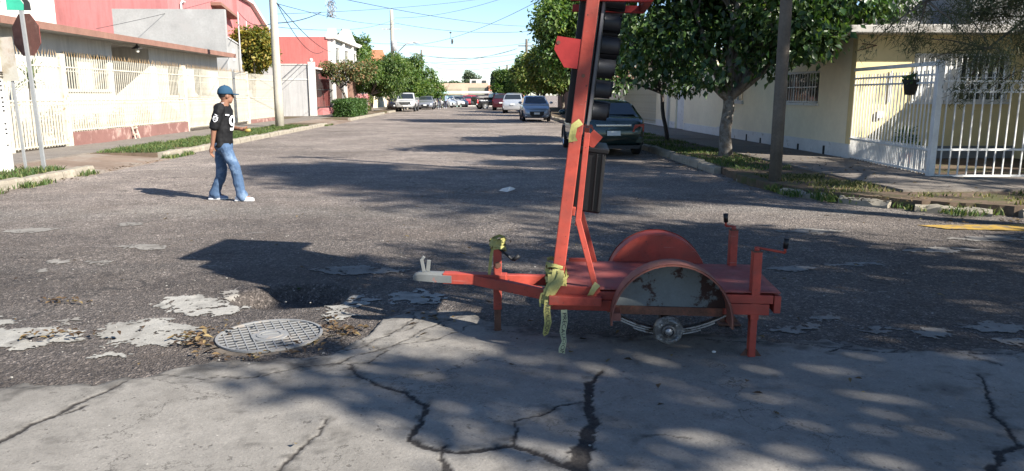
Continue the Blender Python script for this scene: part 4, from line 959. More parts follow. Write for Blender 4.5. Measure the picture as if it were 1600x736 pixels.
# ---- needle trees: boughs with drooping sprays
def pine(name, label, base_, top, rad, zlow, nb, seed, dens=60, extra=(), lm=L_PINE, spray=.30, group=None):
    r_ = random.Random(seed); b = Vector(base_); t = thing(name, label, 'tree', base_, group)
    tk = MB().tube([b-Vector((0, 0, .1)), b+Vector((.05, .05, (top-b.z)*.35)), b+Vector((-.05, .1, (top-b.z)*.7)), Vector((b.x, b.y, top))], [.26, .21, .13, .03], 12)
    sp = []; sd_ = []
    def bough(a, e, r0):
        P = limb_pts(a, e, r_, .08, 7); tk.tube(P, [r0*(1-.85*i/6)+.005 for i in range(7)], 6)
        for i in range(2, 7):
            for q in range(5):
                d = Vector((r_.uniform(-1, 1), r_.uniform(-1, 1), r_.uniform(-.6, .25))).normalized()*r_.uniform(.4, 1.0); f = P[i]+d
                tk.tube([P[i], P[i].lerp(f, .5)+Vector((0, 0, .04)), f], [r0*.28, r0*.16, .004], 4)
                for s_ in range(dens//15): sp.append(P[i].lerp(f, r_.uniform(.35, 1.08))); sd_.append(d)
    for k in range(nb):
        z = zlow+(top-zlow)*(k/nb)*r_.uniform(.9, 1.05); a = k*2.399+r_.uniform(-.3, .3); q = (z-zlow)/(top-zlow)
        L = rad*(1-.75*q**1.4)*r_.uniform(.75, 1.1)
        bough((b.x, b.y, z), (b.x+math.cos(a)*L, b.y+math.sin(a)*L, z+L*r_.uniform(-.05, .22)), .07*(1-.5*q))
    for a, e in extra: bough(a, e, .05)
    tk.build('trunk', BARK, t, smooth=True)
    g = np.random.default_rng(seed); sp = np.array(sp); sd_ = np.array(sd_); m = 70
    p = np.repeat(sp, m, 0)+g.normal(0, .09, (len(sp)*m, 3)); d = np.repeat(sd_, m, 0)*.6+g.normal(0, .6, p.shape); d[:, 2] -= .45; d /= np.linalg.norm(d, axis=1)[:, None]
    n = len(p); L = spray*g.uniform(.4, 1, n)[:, None]*.5; s_ = np.cross(d, g.normal(0, 1, (n, 3))); s_ /= np.linalg.norm(s_, axis=1)[:, None]+1e-9
    wd = .0055
    co = np.stack([p-s_*wd, p+s_*wd, p+d*L], 1).reshape(-1, 3)-np.array(b); k = np.arange(n)*3
    mkobj('crown', np_mesh('crown', co, np.stack([k, k+1, k+2], -1), 3), lm, t)
    return t
# ---- needle tree on the right corner, shade trees on the near-right pavement
pine('needle_tree', 'needle tree on the right corner whose drooping sprays hang into the picture', (11.6, 10.1, .1), 8.5, 4.2, 3.1, 26, 5, 60,
     [((11.6, 10.1, 4.2), (5.7, 9.7, 2.75)), ((11.6, 10.1, 4.0), (6.5, 9.6, 2.15)), ((11.6, 10.1, 3.8), (7.1, 9.3, 2.0)), ((11.6, 10.1, 4.3), (6.6, 10.2, 2.6)), ((11.6, 10.1, 4.4), (7.4, 9.0, 2.5)), ((11.6, 10.1, 4.4), (6.4, 9.2, 3.1))])
pine('tall_needle_tree', 'tall needle tree on the near right pavement behind the shade trees', (13.6, 3.5, .1), 14.5, 3.2, 9.0, 60, 9, 60)
cs = clumps((11.2, -.7, 7.2), (4.0, 2.9, 1.9), 34, 81, (.17, .30), .8)+[(7.9, -2.3, 7.0, .55, .5, .4), (8.5, -2.6, 7.0, .6, .55, .4), (9.1, -3.0, 7.1, .65, .5, .4), (9.7, -2.7, 7.3, .6, .6, .4)]
tree('shade_tree', 'tall tree on the near right pavement that shades the trailer', (10.8, -1.0, .1), 4.2, cs, 10000, .22, L_DARK, BARK, .24, 31, 'shade trees on the near pavement', 12)
cs = clumps((16.3, -.2, 6.0), (4.0, 2.8, 1.9), 34, 83, (.2, .33), .8)
tree('shade_tree', 'second tall tree on the near right pavement farther from the trailer', (17.0, -.2, .1), 4.0, cs, 28000, .22, L_DARK, BARK, .24, 32, 'shade trees on the near pavement', 12)

# ================================================================== buildings
CREAM = M('cream_stucco', (.52, .48, .39), .9, .06, 1.5, bmp=.3, bscale=60, streak=True, spec=.2)
WHITEW = M('white_stucco', (.55, .53, .49), .9, .05, 1.5, bmp=.3, bscale=60, streak=True, spec=.2)
YELW = M('yellow_stucco', (.64, .52, .28), .9, .06, 1.2, bmp=.3, bscale=60, spec=.2)
YELWP = M('pale_yellow_stucco', (.76, .68, .50), .9, .07, .7, bmp=.3, bscale=60, spec=.2)
BASEW = M('white_base_paint', (.62, .62, .60), .9, .1, 2, bmp=.3, bscale=50, wear=(.25, .22, .18), wth=.64, wscale=4, spec=.2)
PINK = M('pink_stucco', (.42, .165, .16), .9, .06, 1.0, bmp=.25, bscale=50, streak=True, spec=.2)
PINK2 = M('coral_stucco', (.40, .135, .12), .9, .07, 1.0, bmp=.25, bscale=50, streak=True, spec=.2)
GRAYW = M('gray_render', (.30, .295, .285), .92, .12, 1.2, bmp=.4, bscale=40, wear=(.30, .29, .28), wth=.6, wscale=1.4, spec=.2)
LGRAY = M('light_gray_wall', (.40, .39, .38), .9, .06, 1.0, bmp=.3, bscale=50, streak=True, spec=.2)
FASC = M('brown_fascia', (.22, .12, .09), .85, .15, 2, bmp=.3, bscale=40, spec=.2)
ROOFG = M('roof_gray', (.36, .34, .31), .9, .15, 2, bmp=.4, bscale=40, wear=(.16, .14, .12), wth=.6, wscale=3, spec=.2)
TERRA = M('terracotta', (.40, .17, .09), .85, .2, 2, bmp=.4, bscale=30, spec=.2)
REDB = M('red_brown_base', (.20, .105, .09), .9, .12, 1.5, bmp=.3, bscale=50, wear=(.38, .26, .22), wth=.6, wscale=2, spec=.2)
IRONC = M('cream_iron', (.49, .455, .37), .6, .12, 4, bmp=.1, bscale=80, wear=(.30, .23, .13), wth=.60, wscale=10, spec=.3)
IRONW = M('white_iron', (.62, .61, .58), .55, .1, 4, bmp=.1, bscale=80, wear=(.35, .30, .25), wth=.68, wscale=10, spec=.3)
IRONB = M('dark_iron', (.05, .045, .042), .6, .2, 4, spec=.3)
SPIKE = M('rusty_spike', (.30, .20, .10), .7, .2, 6, spec=.2)
GLS = glassmat(); CURT = M('white_curtain', (.66, .65, .62), .9, .08, 3, bmp=.3, bscale=12, spec=.1)
WOODP = M('weathered_wood', (.14, .118, .095), .95, .2, 3, bmp=.8, bscale=20, streak=True, spec=.1)
CPOLE = M('pole_concrete', (.40, .37, .30), .9, .1, 3, bmp=.3, bscale=60, streak=True, spec=.2)

def wallmb(axis, c, a0, a1, z0, z1, ops=(), th=.2, sgn=1, mb=None):
    "wall with its front face at coordinate c and body going sgn*th behind it, openings (a0,a1,z0,z1)"
    mb = mb or MB(); A = sorted({a0, a1, *[o[0] for o in ops], *[o[1] for o in ops]}); Z = sorted({z0, z1, *[o[2] for o in ops], *[o[3] for o in ops]})
    A = [a for a in A if a0 <= a <= a1]; Z = [z for z in Z if z0 <= z <= z1]
    for i in range(len(A)-1):
        for j in range(len(Z)-1):
            am, zm = (A[i]+A[i+1])/2, (Z[j]+Z[j+1])/2
            if any(o[0] < am < o[1] and o[2] < zm < o[3] for o in ops): continue
            lo, hi = sorted((c, c+sgn*th))
            if axis == 'x': mb.bb(lo, hi, A[i], A[i+1], Z[j], Z[j+1])
            else: mb.bb(A[i], A[i+1], lo, hi, Z[j], Z[j+1])
    return mb
def P3(axis, c, a, z): return (c, a, z) if axis == 'x' else (a, c, z)
def window(parent, axis, c, sgn, a0, a1, z0, z1, frame_m, glass_m=None, grille=None, nb=0, mull=1, sill=True, proud=.04):
    "frame, pane and grille set into an opening; sgn points into the wall"
    g_ = glass_m or GLS; f = MB(); d = c+sgn*.06
    def bar(a, b, w_, t_): 
        lo, hi = sorted((d, d+sgn*t_))
        return lo, hi
    lo, hi = sorted((d, d+sgn*.05)); e = .05
    def bx(mb, u0, u1, v0, v1, lo, hi):
        if axis == 'x': mb.bb(lo, hi, u0, u1, v0, v1)
        else: mb.bb(u0, u1, lo, hi, v0, v1)
    bx(f, a0, a1, z0, z0+e, lo, hi); bx(f, a0, a1, z1-e, z1, lo, hi); bx(f, a0, a0+e, z0+e, z1-e, lo, hi); bx(f, a1-e, a1, z0+e, z1-e, lo, hi)
    for k in range(1, mull+1):
        m = a0+(a1-a0)*k/(mull+1); bx(f, m-.02, m+.02, z0+e, z1-e, lo, hi)
    wn = f.build('window', frame_m, parent)
    lo2, hi2 = sorted((d+sgn*.02, d+sgn*.03))
    for k in range(mull+1):
        u0 = a0+e+(a1-a0-2*e)*k/(mull+1); u1 = a0+e+(a1-a0-2*e)*(k+1)/(mull+1)
        q = MB(); bx(q, u0+.022, u1-.022, z0+e, z1-e, lo2, hi2); q.build('pane', g_ if not isinstance(g_, (list, tuple)) else g_[k % len(g_)], wn)
    if sill:
        s_ = MB(); l3, h3 = sorted((c-sgn*.06, c+sgn*.02)); bx(s_, a0-.05, a1+.05, z0-.06, z0-.002, l3, h3); s_.build('sill', frame_m, wn)
    if grille:
        l4 = c-sgn*proud; hz = z1-z0; bm_ = MB().box((0, 0, 0), (.016, .016, hz)).mesh('grille_bar'); bm_.materials.append(grille)
        rep('grille_bar', bm_, wn, [P3(axis, l4, a0+(a1-a0)*(k+.5)/nb, (z0+z1)/2) for k in range(nb)])
        for z in (z0+.03, z0+hz*.5, z1-.03):
            q = MB(); lo5, hi5 = sorted((l4-.007, l4+.007)); bx(q, a0-.02, a1+.02, z-.012, z+.012, lo5, hi5); q.build('grille_rail', grille, wn)
    return wn

# ---- cream house on the left
h = thing('cream_house', 'low cream house with brown roof edge behind the spiked cream fence', 'house', (-18, 31, .12))
ops = [(26.0, 29.1, 1.72, 2.98), (29.5, 32.7, .12, 3.45), (33.3, 36.0, 1.5, 2.85), (37.6, 39.6, 1.5, 2.85)]
wb = wallmb('x', -13.8, 21.9, 41.0, .12, 3.5, ops, .2, -1)
wb.bb(-24, -14.0, 21.9, 22.1, .12, 3.5); wb.bb(-24, -14.0, 40.8, 41.0, .12, 3.5)
wb.bb(-16.2, -16.0, 29.3, 32.9, .12, 3.5); wb.bb(-16.0, -14.0, 29.3, 29.5, .12, 3.5); wb.bb(-16.0, -14.0, 32.7, 32.9, .12, 3.5)
wb.build('wall', WHITEW, h)
rf = MB().bb(-24.3, -12.95, 21.5, 41.3, 3.5, 3.68).build('roof', ROOFG, h)
MB().bb(-12.95, -12.90, 21.48, 41.32, 3.48, 3.69).build('fascia', FASC, rf); MB().bb(-24.3, -12.95, 21.45, 21.5, 3.48, 3.69).build('fascia', FASC, rf)
window(h, 'x', -13.8, -1, 26.0, 29.1, 1.72, 2.98, IRONC, [GLS, CURT, GLS], IRONC, 20, 2); window(h, 'x', -13.8, -1, 33.3, 36.0, 1.5, 2.85, IRONC, [CURT, GLS], IRONC, 16, 1)
window(h, 'x', -13.8, -1, 37.6, 39.6, 1.5, 2.85, IRONC, GLS, IRONC, 12, 1)
d = MB().bb(-15.99, -15.94, 30.2, 31.2, .12, 2.3).build('door', M('brown_door', (.16, .08, .05), .6), h); MB().tube([(-15.93, 30.3, 1.15), (-15.88, 30.3, 1.15)], .03, 8).build('handle', STEEL, d)
# white porch rail climbing to the door
MB().prism([(32.8, .12), (36.6, .12), (36.6, 1.15), (35.4, 1.25), (34.2, 1.75), (33.2, 2.15), (32.8, 2.15)], lambda a, b, d_: (d_, a, b), -12.75, -12.6).build('porch_wall', CREAM, h)
ln = MB().lathe([(0, .0), (.03, -.02), (.05, -.08), (.19, -.17), (.2, -.19), (.05, -.18), (0, -.17)], (-13.2, 30.3, 3.5), n=14).build('lantern', IRONB, h, smooth=True)
MB().ell((-13.2, 30.3, 3.25), (.08, .08, .1), 10, 8).build('lamp_globe', M('pale_globe', (.7, .66, .55), .3), ln, smooth=True)
# low planters and rough plants behind the fence

# dry shrubs in the front yard behind the fence
for k, (y_, lb) in enumerate(((23.2, 'dry grey-green shrub behind the fence nearest the yucca'), (24.9, 'dry shrub behind the fence above the small ladder'), (27.2, 'dry shrub behind the middle of the based fence section'), (29.0, 'dry shrub behind the fence by the porch'), (36.8, 'dry shrub behind the plain fence section'))):
    t = thing('dry_shrub', lb, 'shrub', (-12.7, y_, .12), 'shrubs in the front yard of the cream house'); MB().tube([(-12.7, y_, .1), (-12.68, y_, .6)], [.03, .02], 6).build('stem', BARK, t)
    me = leaves_mesh('foliage', clumps((-12.7, y_, .72), (.35, .6, .5), 7, 90+k, (.35, .6)), 700, .11, k, .2); me.transform(Matrix.Translation(-wl(t))); mkobj('foliage', me, leafmat('leaf_dry_shrub', [(.07, .075, .04), (.13, .12, .06), (.20, .17, .10)]), t)
MB().bb(-13.79, -11.7, 22.2, 40.9, .115, .128).build('yard_floor', M('yard_concrete', (.17, .14, .11), .9, .2, 1), h)
# ---- cream fence in sections; every bar a piece
FX = -11.5
def fence(label, y0, y1, base_h, gate=False, dense=True, sp_=.135, spikes=True):
    t = thing('iron_gate' if gate else 'iron_fence', label, 'gate' if gate else 'fence', (FX, (y0+y1)/2, .15), 'cream iron fence along the left pavement')
    zb = .17+base_h; zt = 2.62
    for y in (y0+.06, y1-.06): MB().bb(FX-.06, FX+.06, y-.06, y+.06, .12, zt+.06).build('post', IRONC, t, bevel=.004)
    for z in (zb+.05, 1.32, 1.42, zt-.30): MB().bb(FX-.02, FX+.02, y0+.12, y1-.12, z-.02, z+.02).build('rail', IRONC, t)
    if base_h > .1: MB().bb(FX-.1, FX+.1, y0+.12, y1-.12, .10, zb).build('base_wall', REDB, t, bevel=.006)
    n = int((y1-y0-.24)/sp_); L = zt-zb
    bm_ = MB().box((0, 0, 0), (.02, .024, L)).mesh('bar'); bm_.materials.append(IRONC)
    ys_ = [y0+.12+(y1-y0-.24)*(k+.5)/n for k in range(n)]
    for o in rep('bar', bm_, t, [(FX, y, zb+L/2) for y in ys_]): o.rotation_euler = (random.uniform(-.004, .004), random.uniform(-.004, .004), 0)
    s2 = MB().box((0, 0, 0), (.018, .032, 1.25-zb)).mesh('slat'); s2.materials.append(IRONC)
    rep('slat', s2, t, [(FX+.012, y+sp_/2, (1.28+zb+.06)/2) for y in ys_[:-1]])
    sx = MB(); sx.add([(0, -.022, 0), (0, .022, 0), (.012, 0, 0), (-.012, 0, 0), (0, 0, .17)], [(0, 2, 4), (2, 1, 4), (1, 3, 4), (3, 0, 4)]); sm = sx.mesh('spike'); sm.materials.append(SPIKE)
    if spikes: 
        for o in rep('spike', sm, t, [(FX, y, zt) for y in ys_]): o.rotation_euler = (random.uniform(-.3, .3), random.uniform(-.3, .3), 0)
    orn = MB().lathe([(.030, -.006), (.042, -.006), (.042, .006), (.030, .006), (.030, -.006)], (0, 0, 0), 'x', 10).mesh('ring'); orn.materials.append(IRONC)
    rep('ring', orn, t, [(FX, y+sp_/2, 1.37) for y in ys_[:-1:2]])
fence('cream iron gate leaning low at the far left of the pavement', 18.9, 21.6, 0.02, True)
fence('cream spiked fence section on a red-brown base with the small ladder', 21.6, 30.2, .36)
fence('cream spiked fence section left of the walking man, no base wall', 30.2, 38.2, .10)
fence('farthest cream fence section ending at the concrete pole', 38.2, 44.4, .16, spikes=False)
t = thing('small_ladder', 'tiny cream metal step leaning on the fence base', 'ladder', (-11.3, 25.3, .14))
for y in (25.15, 25.45): MB().bar((-11.25, y, .13), (-11.37, y, .62), .03, .03).build('rail', IRONC, t)
for z in (.3, .5): MB().bar((-11.3, 25.165, z), (-11.3, 25.435, z), .03, .03).build('rung', IRONC, t)
# ---- grey roof structure, pink house, teal-and-white house behind
t = thing('gray_roof_block', 'unpainted grey block wall with sloping parapet on the roofs behind the cream house', 'building', (-17, 42, .12))
MB().bb(-19.9, -13.9, 43, 43.3, .1, 6.15).build('wall', GRAYW, t)
MB().prism([(43.31, .1), (52, .1), (52, 4.35), (50.5, 4.4), (43.31, 5.35)], lambda a, b, d_: (d_, a, b), -15.3, -15.05).build('parapet', GRAYW, t)
MB().prism([(43.3, 5.352), (50.5, 4.402), (50.5, 4.48), (43.3, 5.45)], lambda a, b, d_: (d_, a, b), -15.35, -15.0).build('coping', LGRAY, t)
for y in (45.5, 47.5): MB().bb(-15.05, -15.03, y, y+.5, 3.6, 4.3).build('block_panel', LGRAY, t)
for y, z in ((48.6, 6.6), (50.2, 6.2)): MB().tube([(-14.9, y, 2.5), (-14.9, y, z)], .045, 8).build('vent_pipe', LGRAY, t)
t = thing('pink_house', 'large two-storey pink house with balcony window at upper left', 'house', (-24, 48, .12))
ops = [(52.0, 54.4, 4.7, 6.5)]
wb = wallmb('x', -17.5, 44.5, 56.0, .1, 10.5, ops, .3, -1); wb.bb(-34, -17.8, 44.5, 44.8, .1, 10.5); wb.bb(-34, -17.8, 55.7, 56, .1, 10.5); wb.build('wall', PINK, t)
MB().bb(-34, -17.3, 44.4, 56.1, 10.5, 10.7).build('roof', ROOFG, t)
window(t, 'x', -17.5, -1, 52.0, 54.4, 4.7, 6.5, WHITEW, GLS, IRONB, 12, 1)
MB().bb(-17.5, -16.9, 51.7, 54.7, 4.45, 4.6).build('balcony', WHITEW, t)
cn = MB().prism([(51.5, 7.3), (55.2, 6.75), (55.2, 6.9), (51.5, 7.5)], lambda a, b, d_: (d_, a, b), -17.5, -16.8).build('canopy', FASC, t)
gb = MB(); gb.prism([(56, .1), (63, .1), (63, 6.6), (59, 8.2), (56, 8.4)], lambda a, b, d_: (d_, a, b), -24, -17.2); gb.build('gable_wing', PINK, t)
MB().prism([(56.01, 8.45), (59.1, 8.25), (63.3, 6.6), (63.3, 6.85), (59.1, 8.5), (56.01, 8.7)], lambda a, b, d_: (d_, a, b), -24.3, -16.9).build('gable_trim', WHITEW, t)
w_ = MB().bb(-17.2, -17.14, 58.6, 60.6, 5.0, 5.9).build('window', WHITEW, t); MB().bb(-17.14, -17.12, 58.75, 60.45, 5.1, 5.8).build('pane', GLS, w_)
for k, y in enumerate((46.2, 50.8)): MB().tube([(-17.4, y, 3), (-17.4, y, 6.8), (-17.4, y+.25, 6.95), (-17.4, y+.6, 6.95)], .06, 8).build('drain_pipe', WHITEW, t)
t = thing('teal_house', 'white house with teal band at the top left corner', 'house', (-24, 40, .12))
MB().bb(-34, -22.9, 38.8, 43, .1, 6.0).build('wall', WHITEW, t); MB().bb(-34, -24.2, 38.74, 43, 6.01, 7.8).build('upper_wall', M('teal_paint', (.10, .30, .25), .85, .08, 1), t); MB().bb(-24.15, -22.9, 38.76, 43, 6.01, 7.8).build('upper_pillar', WHITEW, t)
# ---- grey boundary wall, black gate and coral house
t = thing('gray_boundary_wall', 'light grey rendered side wall behind the concrete pole', 'wall', (-13.5, 52.5, .12))
MB().bb(-18, -11.3, 52.4, 52.65, .1, 3.55).build('wall', LGRAY, t); MB().bb(-18, -11.25, 52.36, 52.69, 3.55, 3.62).build('coping', WHITEW, t); MB().bb(-18, -11.3, 52.375, 52.4, 2.55, 2.63).build('band', WHITEW, t)
MB().bb(-11.6, -11.2, 52.3, 52.75, .1, 3.75).build('pillar', WHITEW, t); MB().ell((-11.4, 52.52, 3.87), (.13, .13, .13), 12, 8).build('finial', WHITEW, t, smooth=True)
t = thing('black_gate', 'black iron street gate between white pillars with coral planters', 'gate', (-11.4, 57, .12))
for y in (59.6, 64.6): MB().bb(-11.6, -11.2, y, y+.4, .1, 3.3).build('pillar', WHITEW, t)
bm_ = MB().box((0, 0, 0), (.03, .03, 2.6)).mesh('bar'); bm_.materials.append(IRONB); rep('bar', bm_, t, [(-11.4, 52.9+.28*k, 1.9) for k in range(24)])
for z in (.65, 1.9, 3.1): MB().bb(-11.43, -11.37, 52.76, 59.6, z, z+.06).build('rail', IRONB, t)
rep('bar', bm_, t, [(-11.4, 60.2+.3*k, 1.9) for k in range(15)])
for y in (54.4, 57.2): MB().bb(-11.65, -11.15, y, y+2.3, .1, .62).build('planter', PINK, t, bevel=.02)
MB().bb(-14, -11.2, 52.8, 65, 3.3, 3.42).build('carport_roof', WHITEW, t)
t = thing('coral_house', 'two-storey coral house with white classical street front on the left', 'house', (-16, 70, .12))
MB().bb(-24, -12.8, 65.5, 80, .1, 6.35).build('wall', PINK2, t)
wf = wallmb('x', -12.5, 65.6, 80, .1, 6.5, [(67.5, 69.3, 4.0, 5.6), (72, 74, 4.0, 5.6), (76.5, 78.3, 4, 5.6)], .3, -1).build('street_front', WHITEW, t)
for y in (67.5, 72, 76.5): window(t, 'x', -12.5, -1, y, y+1.8 if y != 72 else 74, 4.0, 5.6, WHITEW, GLS, None, 0, 1)
for y in (65.7, 70.2, 75, 79.2): MB().bb(-12.5, -12.25, y, y+.45, 3.4, 6.2).build('pilaster', WHITEW, t)
MB().bb(-12.9, -12.1, 65.4, 80.2, 6.2, 6.55).build('cornice', WHITEW, t); MB().prism([(69.5, 6.55), (76.5, 6.55), (73, 7.6)], lambda a, b, d_: (d_, a, b), -12.8, -12.15).build('pediment', WHITEW, t)
MB().prism([(65.4, 6.55), (66.8, 6.55), (66.1, 7.1)], lambda a, b, d_: (d_, a, b), -12.8, -12.15).build('pediment', WHITEW, t)
t = thing('porch_house', 'coral and brown house front behind the leaning tree', 'house', (-14, 62, .12))
MB().bb(-20, -13.6, 53, 65.3, .1, 3.3).build('wall', PINK2, t); MB().bb(-13.6, -13.55, 55, 57, .15, 2.3).build('door', M('brown_door', (.16, .08, .05)), t); w_ = MB().bb(-13.6, -13.52, 59, 62, 1.2, 2.6).build('window', WHITEW, t); MB().bb(-13.52, -13.5, 59.1, 61.9, 1.3, 2.5).build('pane', GLS, w_)
t = thing('white_garage', 'white ribbed metal garage gate beyond the hedges on the left', 'garage', (-11, 71, .12))
MB().bb(-13.4, -10.95, 66, 76, .1, 2.7).build('wall', M('brown_brick_wall', (.24, .14, .10), .9, .2, 3), t)
rb = MB().bb(0, .05, -.17, .17, 0, 2.3).mesh('rib'); rb.materials.append(WHITEW); rep('rib', rb, t, [(-10.95, 69.4+.38*k, .15) for k in range(14)])
t = thing('terracotta_house', 'house with terracotta roof above the trees on the left', 'house', (-16, 88, .12))
MB().bb(-22, -11.5, 82, 94, .1, 4.6).build('wall', YELWP, t); MB().prism([(81.5, 4.6), (94.5, 4.6), (88, 6.6)], lambda a, b, d_: (d_, a, b), -22.3, -11).build('roof', TERRA, t)
w_ = MB().bb(-11.5, -11.4, 84, 86, 1.2, 2.6).build('window', WHITEW, t); MB().bb(-11.4, -11.38, 84.1, 85.9, 1.3, 2.5).build('pane', GLS, w_)

# ---- yellow house on the right
h = thing('yellow_house', 'yellow single-storey corner house with white base on the right', 'house', (12, 22, .12))
wf = wallmb('y', 16.8, 8.4, 24, .12, 2.88, [(9.72, 11.95, 1.42, 2.48)], .22, 1); wf.build('front_wall', YELW, h)
wsd = wallmb('x', 8.4, 17.03, 26.5, .12, 2.88, [(18.6, 21.1, 1.36, 2.16), (24.0, 25.4, 1.34, 2.1)], .22, 1); wsd.bb(8.62, 24, 26.28, 26.5, .12, 2.88); wsd.build('side_wall', YELWP, h)
MB().bb(8.385, 8.4, 16.79, 26.5, .1, .46).build('base_band', BASEW, h); MB().bb(8.4, 24, 16.785, 16.8, .1, .42).build('base_band', M('shaded_base_paint', (.20, .20, .195), .9, .12, 2), h)  # front band: the same white base, its shade darkened into the colour
MB().bb(12.25, 24, 13.35, 16.79, .12, 3.09).build('wing_wall', YELW, h); MB().bb(12.0, 24.5, 12.95, 16.24, 3.09, 3.24).build('wing_roof', ROOFG, h, bevel=.02)
rf = MB().bb(7.95, 24.5, 16.25, 27, 2.88, 3.04).build('roof', ROOFG, h, bevel=.02)
MB().bb(8.5, 24, 16.9, 26.4, 3.04, 3.12).build('roof_screed', ROOFG, rf)
window(h, 'y', 16.8, 1, 9.72, 11.95, 1.42, 2.48, BASEW, [CURT, CURT, GLS, GLS], IRONW, 18, 3, True, .07)
window(h, 'x', 8.4, 1, 18.6, 21.1, 1.36, 2.16, BASEW, GLS, IRONW, 16, 2, True, .06); window(h, 'x', 8.4, 1, 24.0, 25.4, 1.34, 2.1, BASEW, GLS, IRONW, 9, 1, True, .06)
mk = MB(); a = aty(1340, 79, 16.74); b = aty(1370, 71, 16.74); c = aty(1347, 68, 16.74); mk.bar(a, b, .02, .02); mk.bar(b, c, .02, .02); mk.build('wire_bracket', RUST, h)
MB().bb(8.95, 9.1, 16.72, 16.8, 1.05, 1.2).build('meter_box', IRONW, h, bevel=.005); MB().tube([(9.2, 16.76, 1.4), (9.2, 16.76, 2.1)], .018, 6).build('conduit', IRONW, h)
for k, y in enumerate((22.2, 23.4, 19.5, 18.0)): MB().bb(8.372, 8.386, y, y+.09, .14, .30+.05*(k % 2)).build('vent_hole', M('dark_vent', (.02, .02, .02), .9), h)
t = thing('boundary_wall', 'long pale yellow street wall with door beyond the yellow house', 'wall', (8.6, 38, .12))
wb = wallmb('x', 8.45, 26.52, 60, .12, 2.45, [(31.2, 32.5, .12, 2.2)], .2, 1); wb.build('wall', YELWP, t); MB().bb(8.435, 8.45, 26.52, 31.1, .1, .42).build('base_band', BASEW, t); MB().bb(8.435, 8.45, 32.6, 60, .1, .42).build('base_band', BASEW, t)
MB().bb(8.52, 8.58, 31.2, 32.5, .13, 2.2).build('door', BASEW, t)
MB().bb(8.35, 8.6, 33.5, 33.75, .1, 2.6).build('pillar', WHITEW, t)
bm_ = MB().box((0, 0, 0), (.03, .03, 2.0)).mesh('bar'); bm_.materials.append(IRONC); rep('bar', bm_, t, [(8.38, 36+.2*k, 1.2) for k in range(40)])
t = thing('back_house', 'pale house behind the trees on the right side of the street', 'house', (14, 40, .12)); MB().bb(9.8, 22, 34, 48, .1, 3.4).build('wall', YELWP, t); MB().bb(9.5, 22.2, 33.7, 48.3, 3.4, 3.6).build('roof', ROOFG, t)
w_ = MB().bb(9.72, 9.8, 38, 40, 1.2, 2.5).build('window', WHITEW, t); MB().bb(9.7, 9.72, 38.1, 39.9, 1.3, 2.4).build('pane', GLS, w_)
t = thing('brick_house', 'brown house among the trees on the far right', 'house', (12, 72, .12)); MB().bb(8.6, 20, 62, 84, .1, 3.6).build('wall', M('brown_brick_wall', (.24, .14, .10)), t); MB().bb(8.3, 20.2, 61.8, 84.2, 3.6, 3.8).build('roof', TERRA, t)
# roof things
t = thing('water_tank', 'grey rounded water tank on the yellow house roof', 'tank', (10.9, 19.6, 3.12))
MB().lathe([(0, 0), (.62, 0), (.66, .1), (.66, .55), (.55, .8), (.25, .95), (.2, 1.02), (0, 1.03)], (10.9, 19.6, 3.12), n=24).build('tank_body', M('tank_gray', (.30, .29, .27), .7, .15, 3, wear=(.42, .40, .36), wth=.55, wscale=3), t, smooth=True)
MB().tube([(10.2, 18.2, 3.12), (10.24, 18.2, 3.25), (10.3, 18.25, 3.45), (10.32, 18.25, 3.75)], .03, 8).build('pipe', LGRAY, t, smooth=True)
t = thing('roof_box', 'white boxy cooler on the yellow house roof corner', 'cooler', (9.0, 18.2, 3.12))
MB().bb(8.75, 9.4, 18.0, 18.7, 3.12, 3.55).build('body', WHITEW, t, bevel=.02); MB().bb(8.85, 9.3, 17.985, 18.0, 3.2, 3.45).build('louvre', LGRAY, t)
t = thing('roof_shed', 'rough pale corrugated shed on the yellow house roof', 'shed', (14, 20, 3.12)); 
MB().bb(11.9, 19, 18.3, 22, 3.12, 4.3).build('wall', GRAYW, t); MB().bb(11.7, 19.2, 18.1, 22.2, 4.3, 4.4).build('roof', ROOFG, t)

# ---- white fence of the yellow house
def wfence(name, label, a, b, nb, ztop, spear, cat='fence', top_slope=0):
    a = Vector(a); b = Vector(b); t = thing(name, label, cat, tuple((a+b)/2), 'white iron fence of the yellow house'); d = (b-a).normalized(); ang = math.atan2(d.y, d.x); L = (b-a).length
    for z in ((.20, .60, ztop-.22, ztop-.36) if not spear else (.16, .62, ztop-.18, ztop-.36)): MB().bar(a+Vector((0, 0, z)), b+Vector((0, 0, z)), .035, .035).build('rail', IRONW, t)
    if not spear: MB().bar(a+Vector((0, 0, ztop-.03)), b+Vector((0, 0, ztop-.03)), .06, .07).build('top_rail', IRONW, t)
    H = ztop-.14 if not spear else ztop-.06
    bm_ = MB().box((0, 0, 0), (.02, .02, H-.16)).mesh('bar'); bm_.materials.append(IRONW); rep('bar', bm_, t, [a+d*L*(k+.5)/nb+Vector((0, 0, .16+(H-.16)/2)) for k in range(nb)], ang)
    if spear:
        s_ = MB(); s_.add([(-.03, 0, 0), (.03, 0, 0), (0, 0, .13), (0, -.008, .02), (0, .008, .02)], [(0, 3, 2), (3, 1, 2), (1, 4, 2), (4, 0, 2)]); sm = s_.mesh('spear'); sm.materials.append(IRONW); rep('spear', sm, t, [a+d*L*(k+.5)/nb+Vector((0, 0, H)) for k in range(nb)], ang)
        rg = MB().lathe([(.055, -.006), (.068, -.006), (.068, .006), (.055, .006), (.055, -.006)], (0, 0, 0), 'y', 14).mesh('ring'); rg.materials.append(IRONW); rep('ring', rg, t, [a+d*L*(k+1)/nb+Vector((0, 0, ztop-.27)) for k in range(nb-1)], ang)
    else:
        s2 = MB().box((0, 0, 0), (.018, .018, .48)).mesh('short_bar'); s2.materials.append(IRONW); rep('short_bar', s2, t, [a+d*L*(k+1)/nb+Vector((0, 0, .42)) for k in range(nb-1)], ang)
    return t
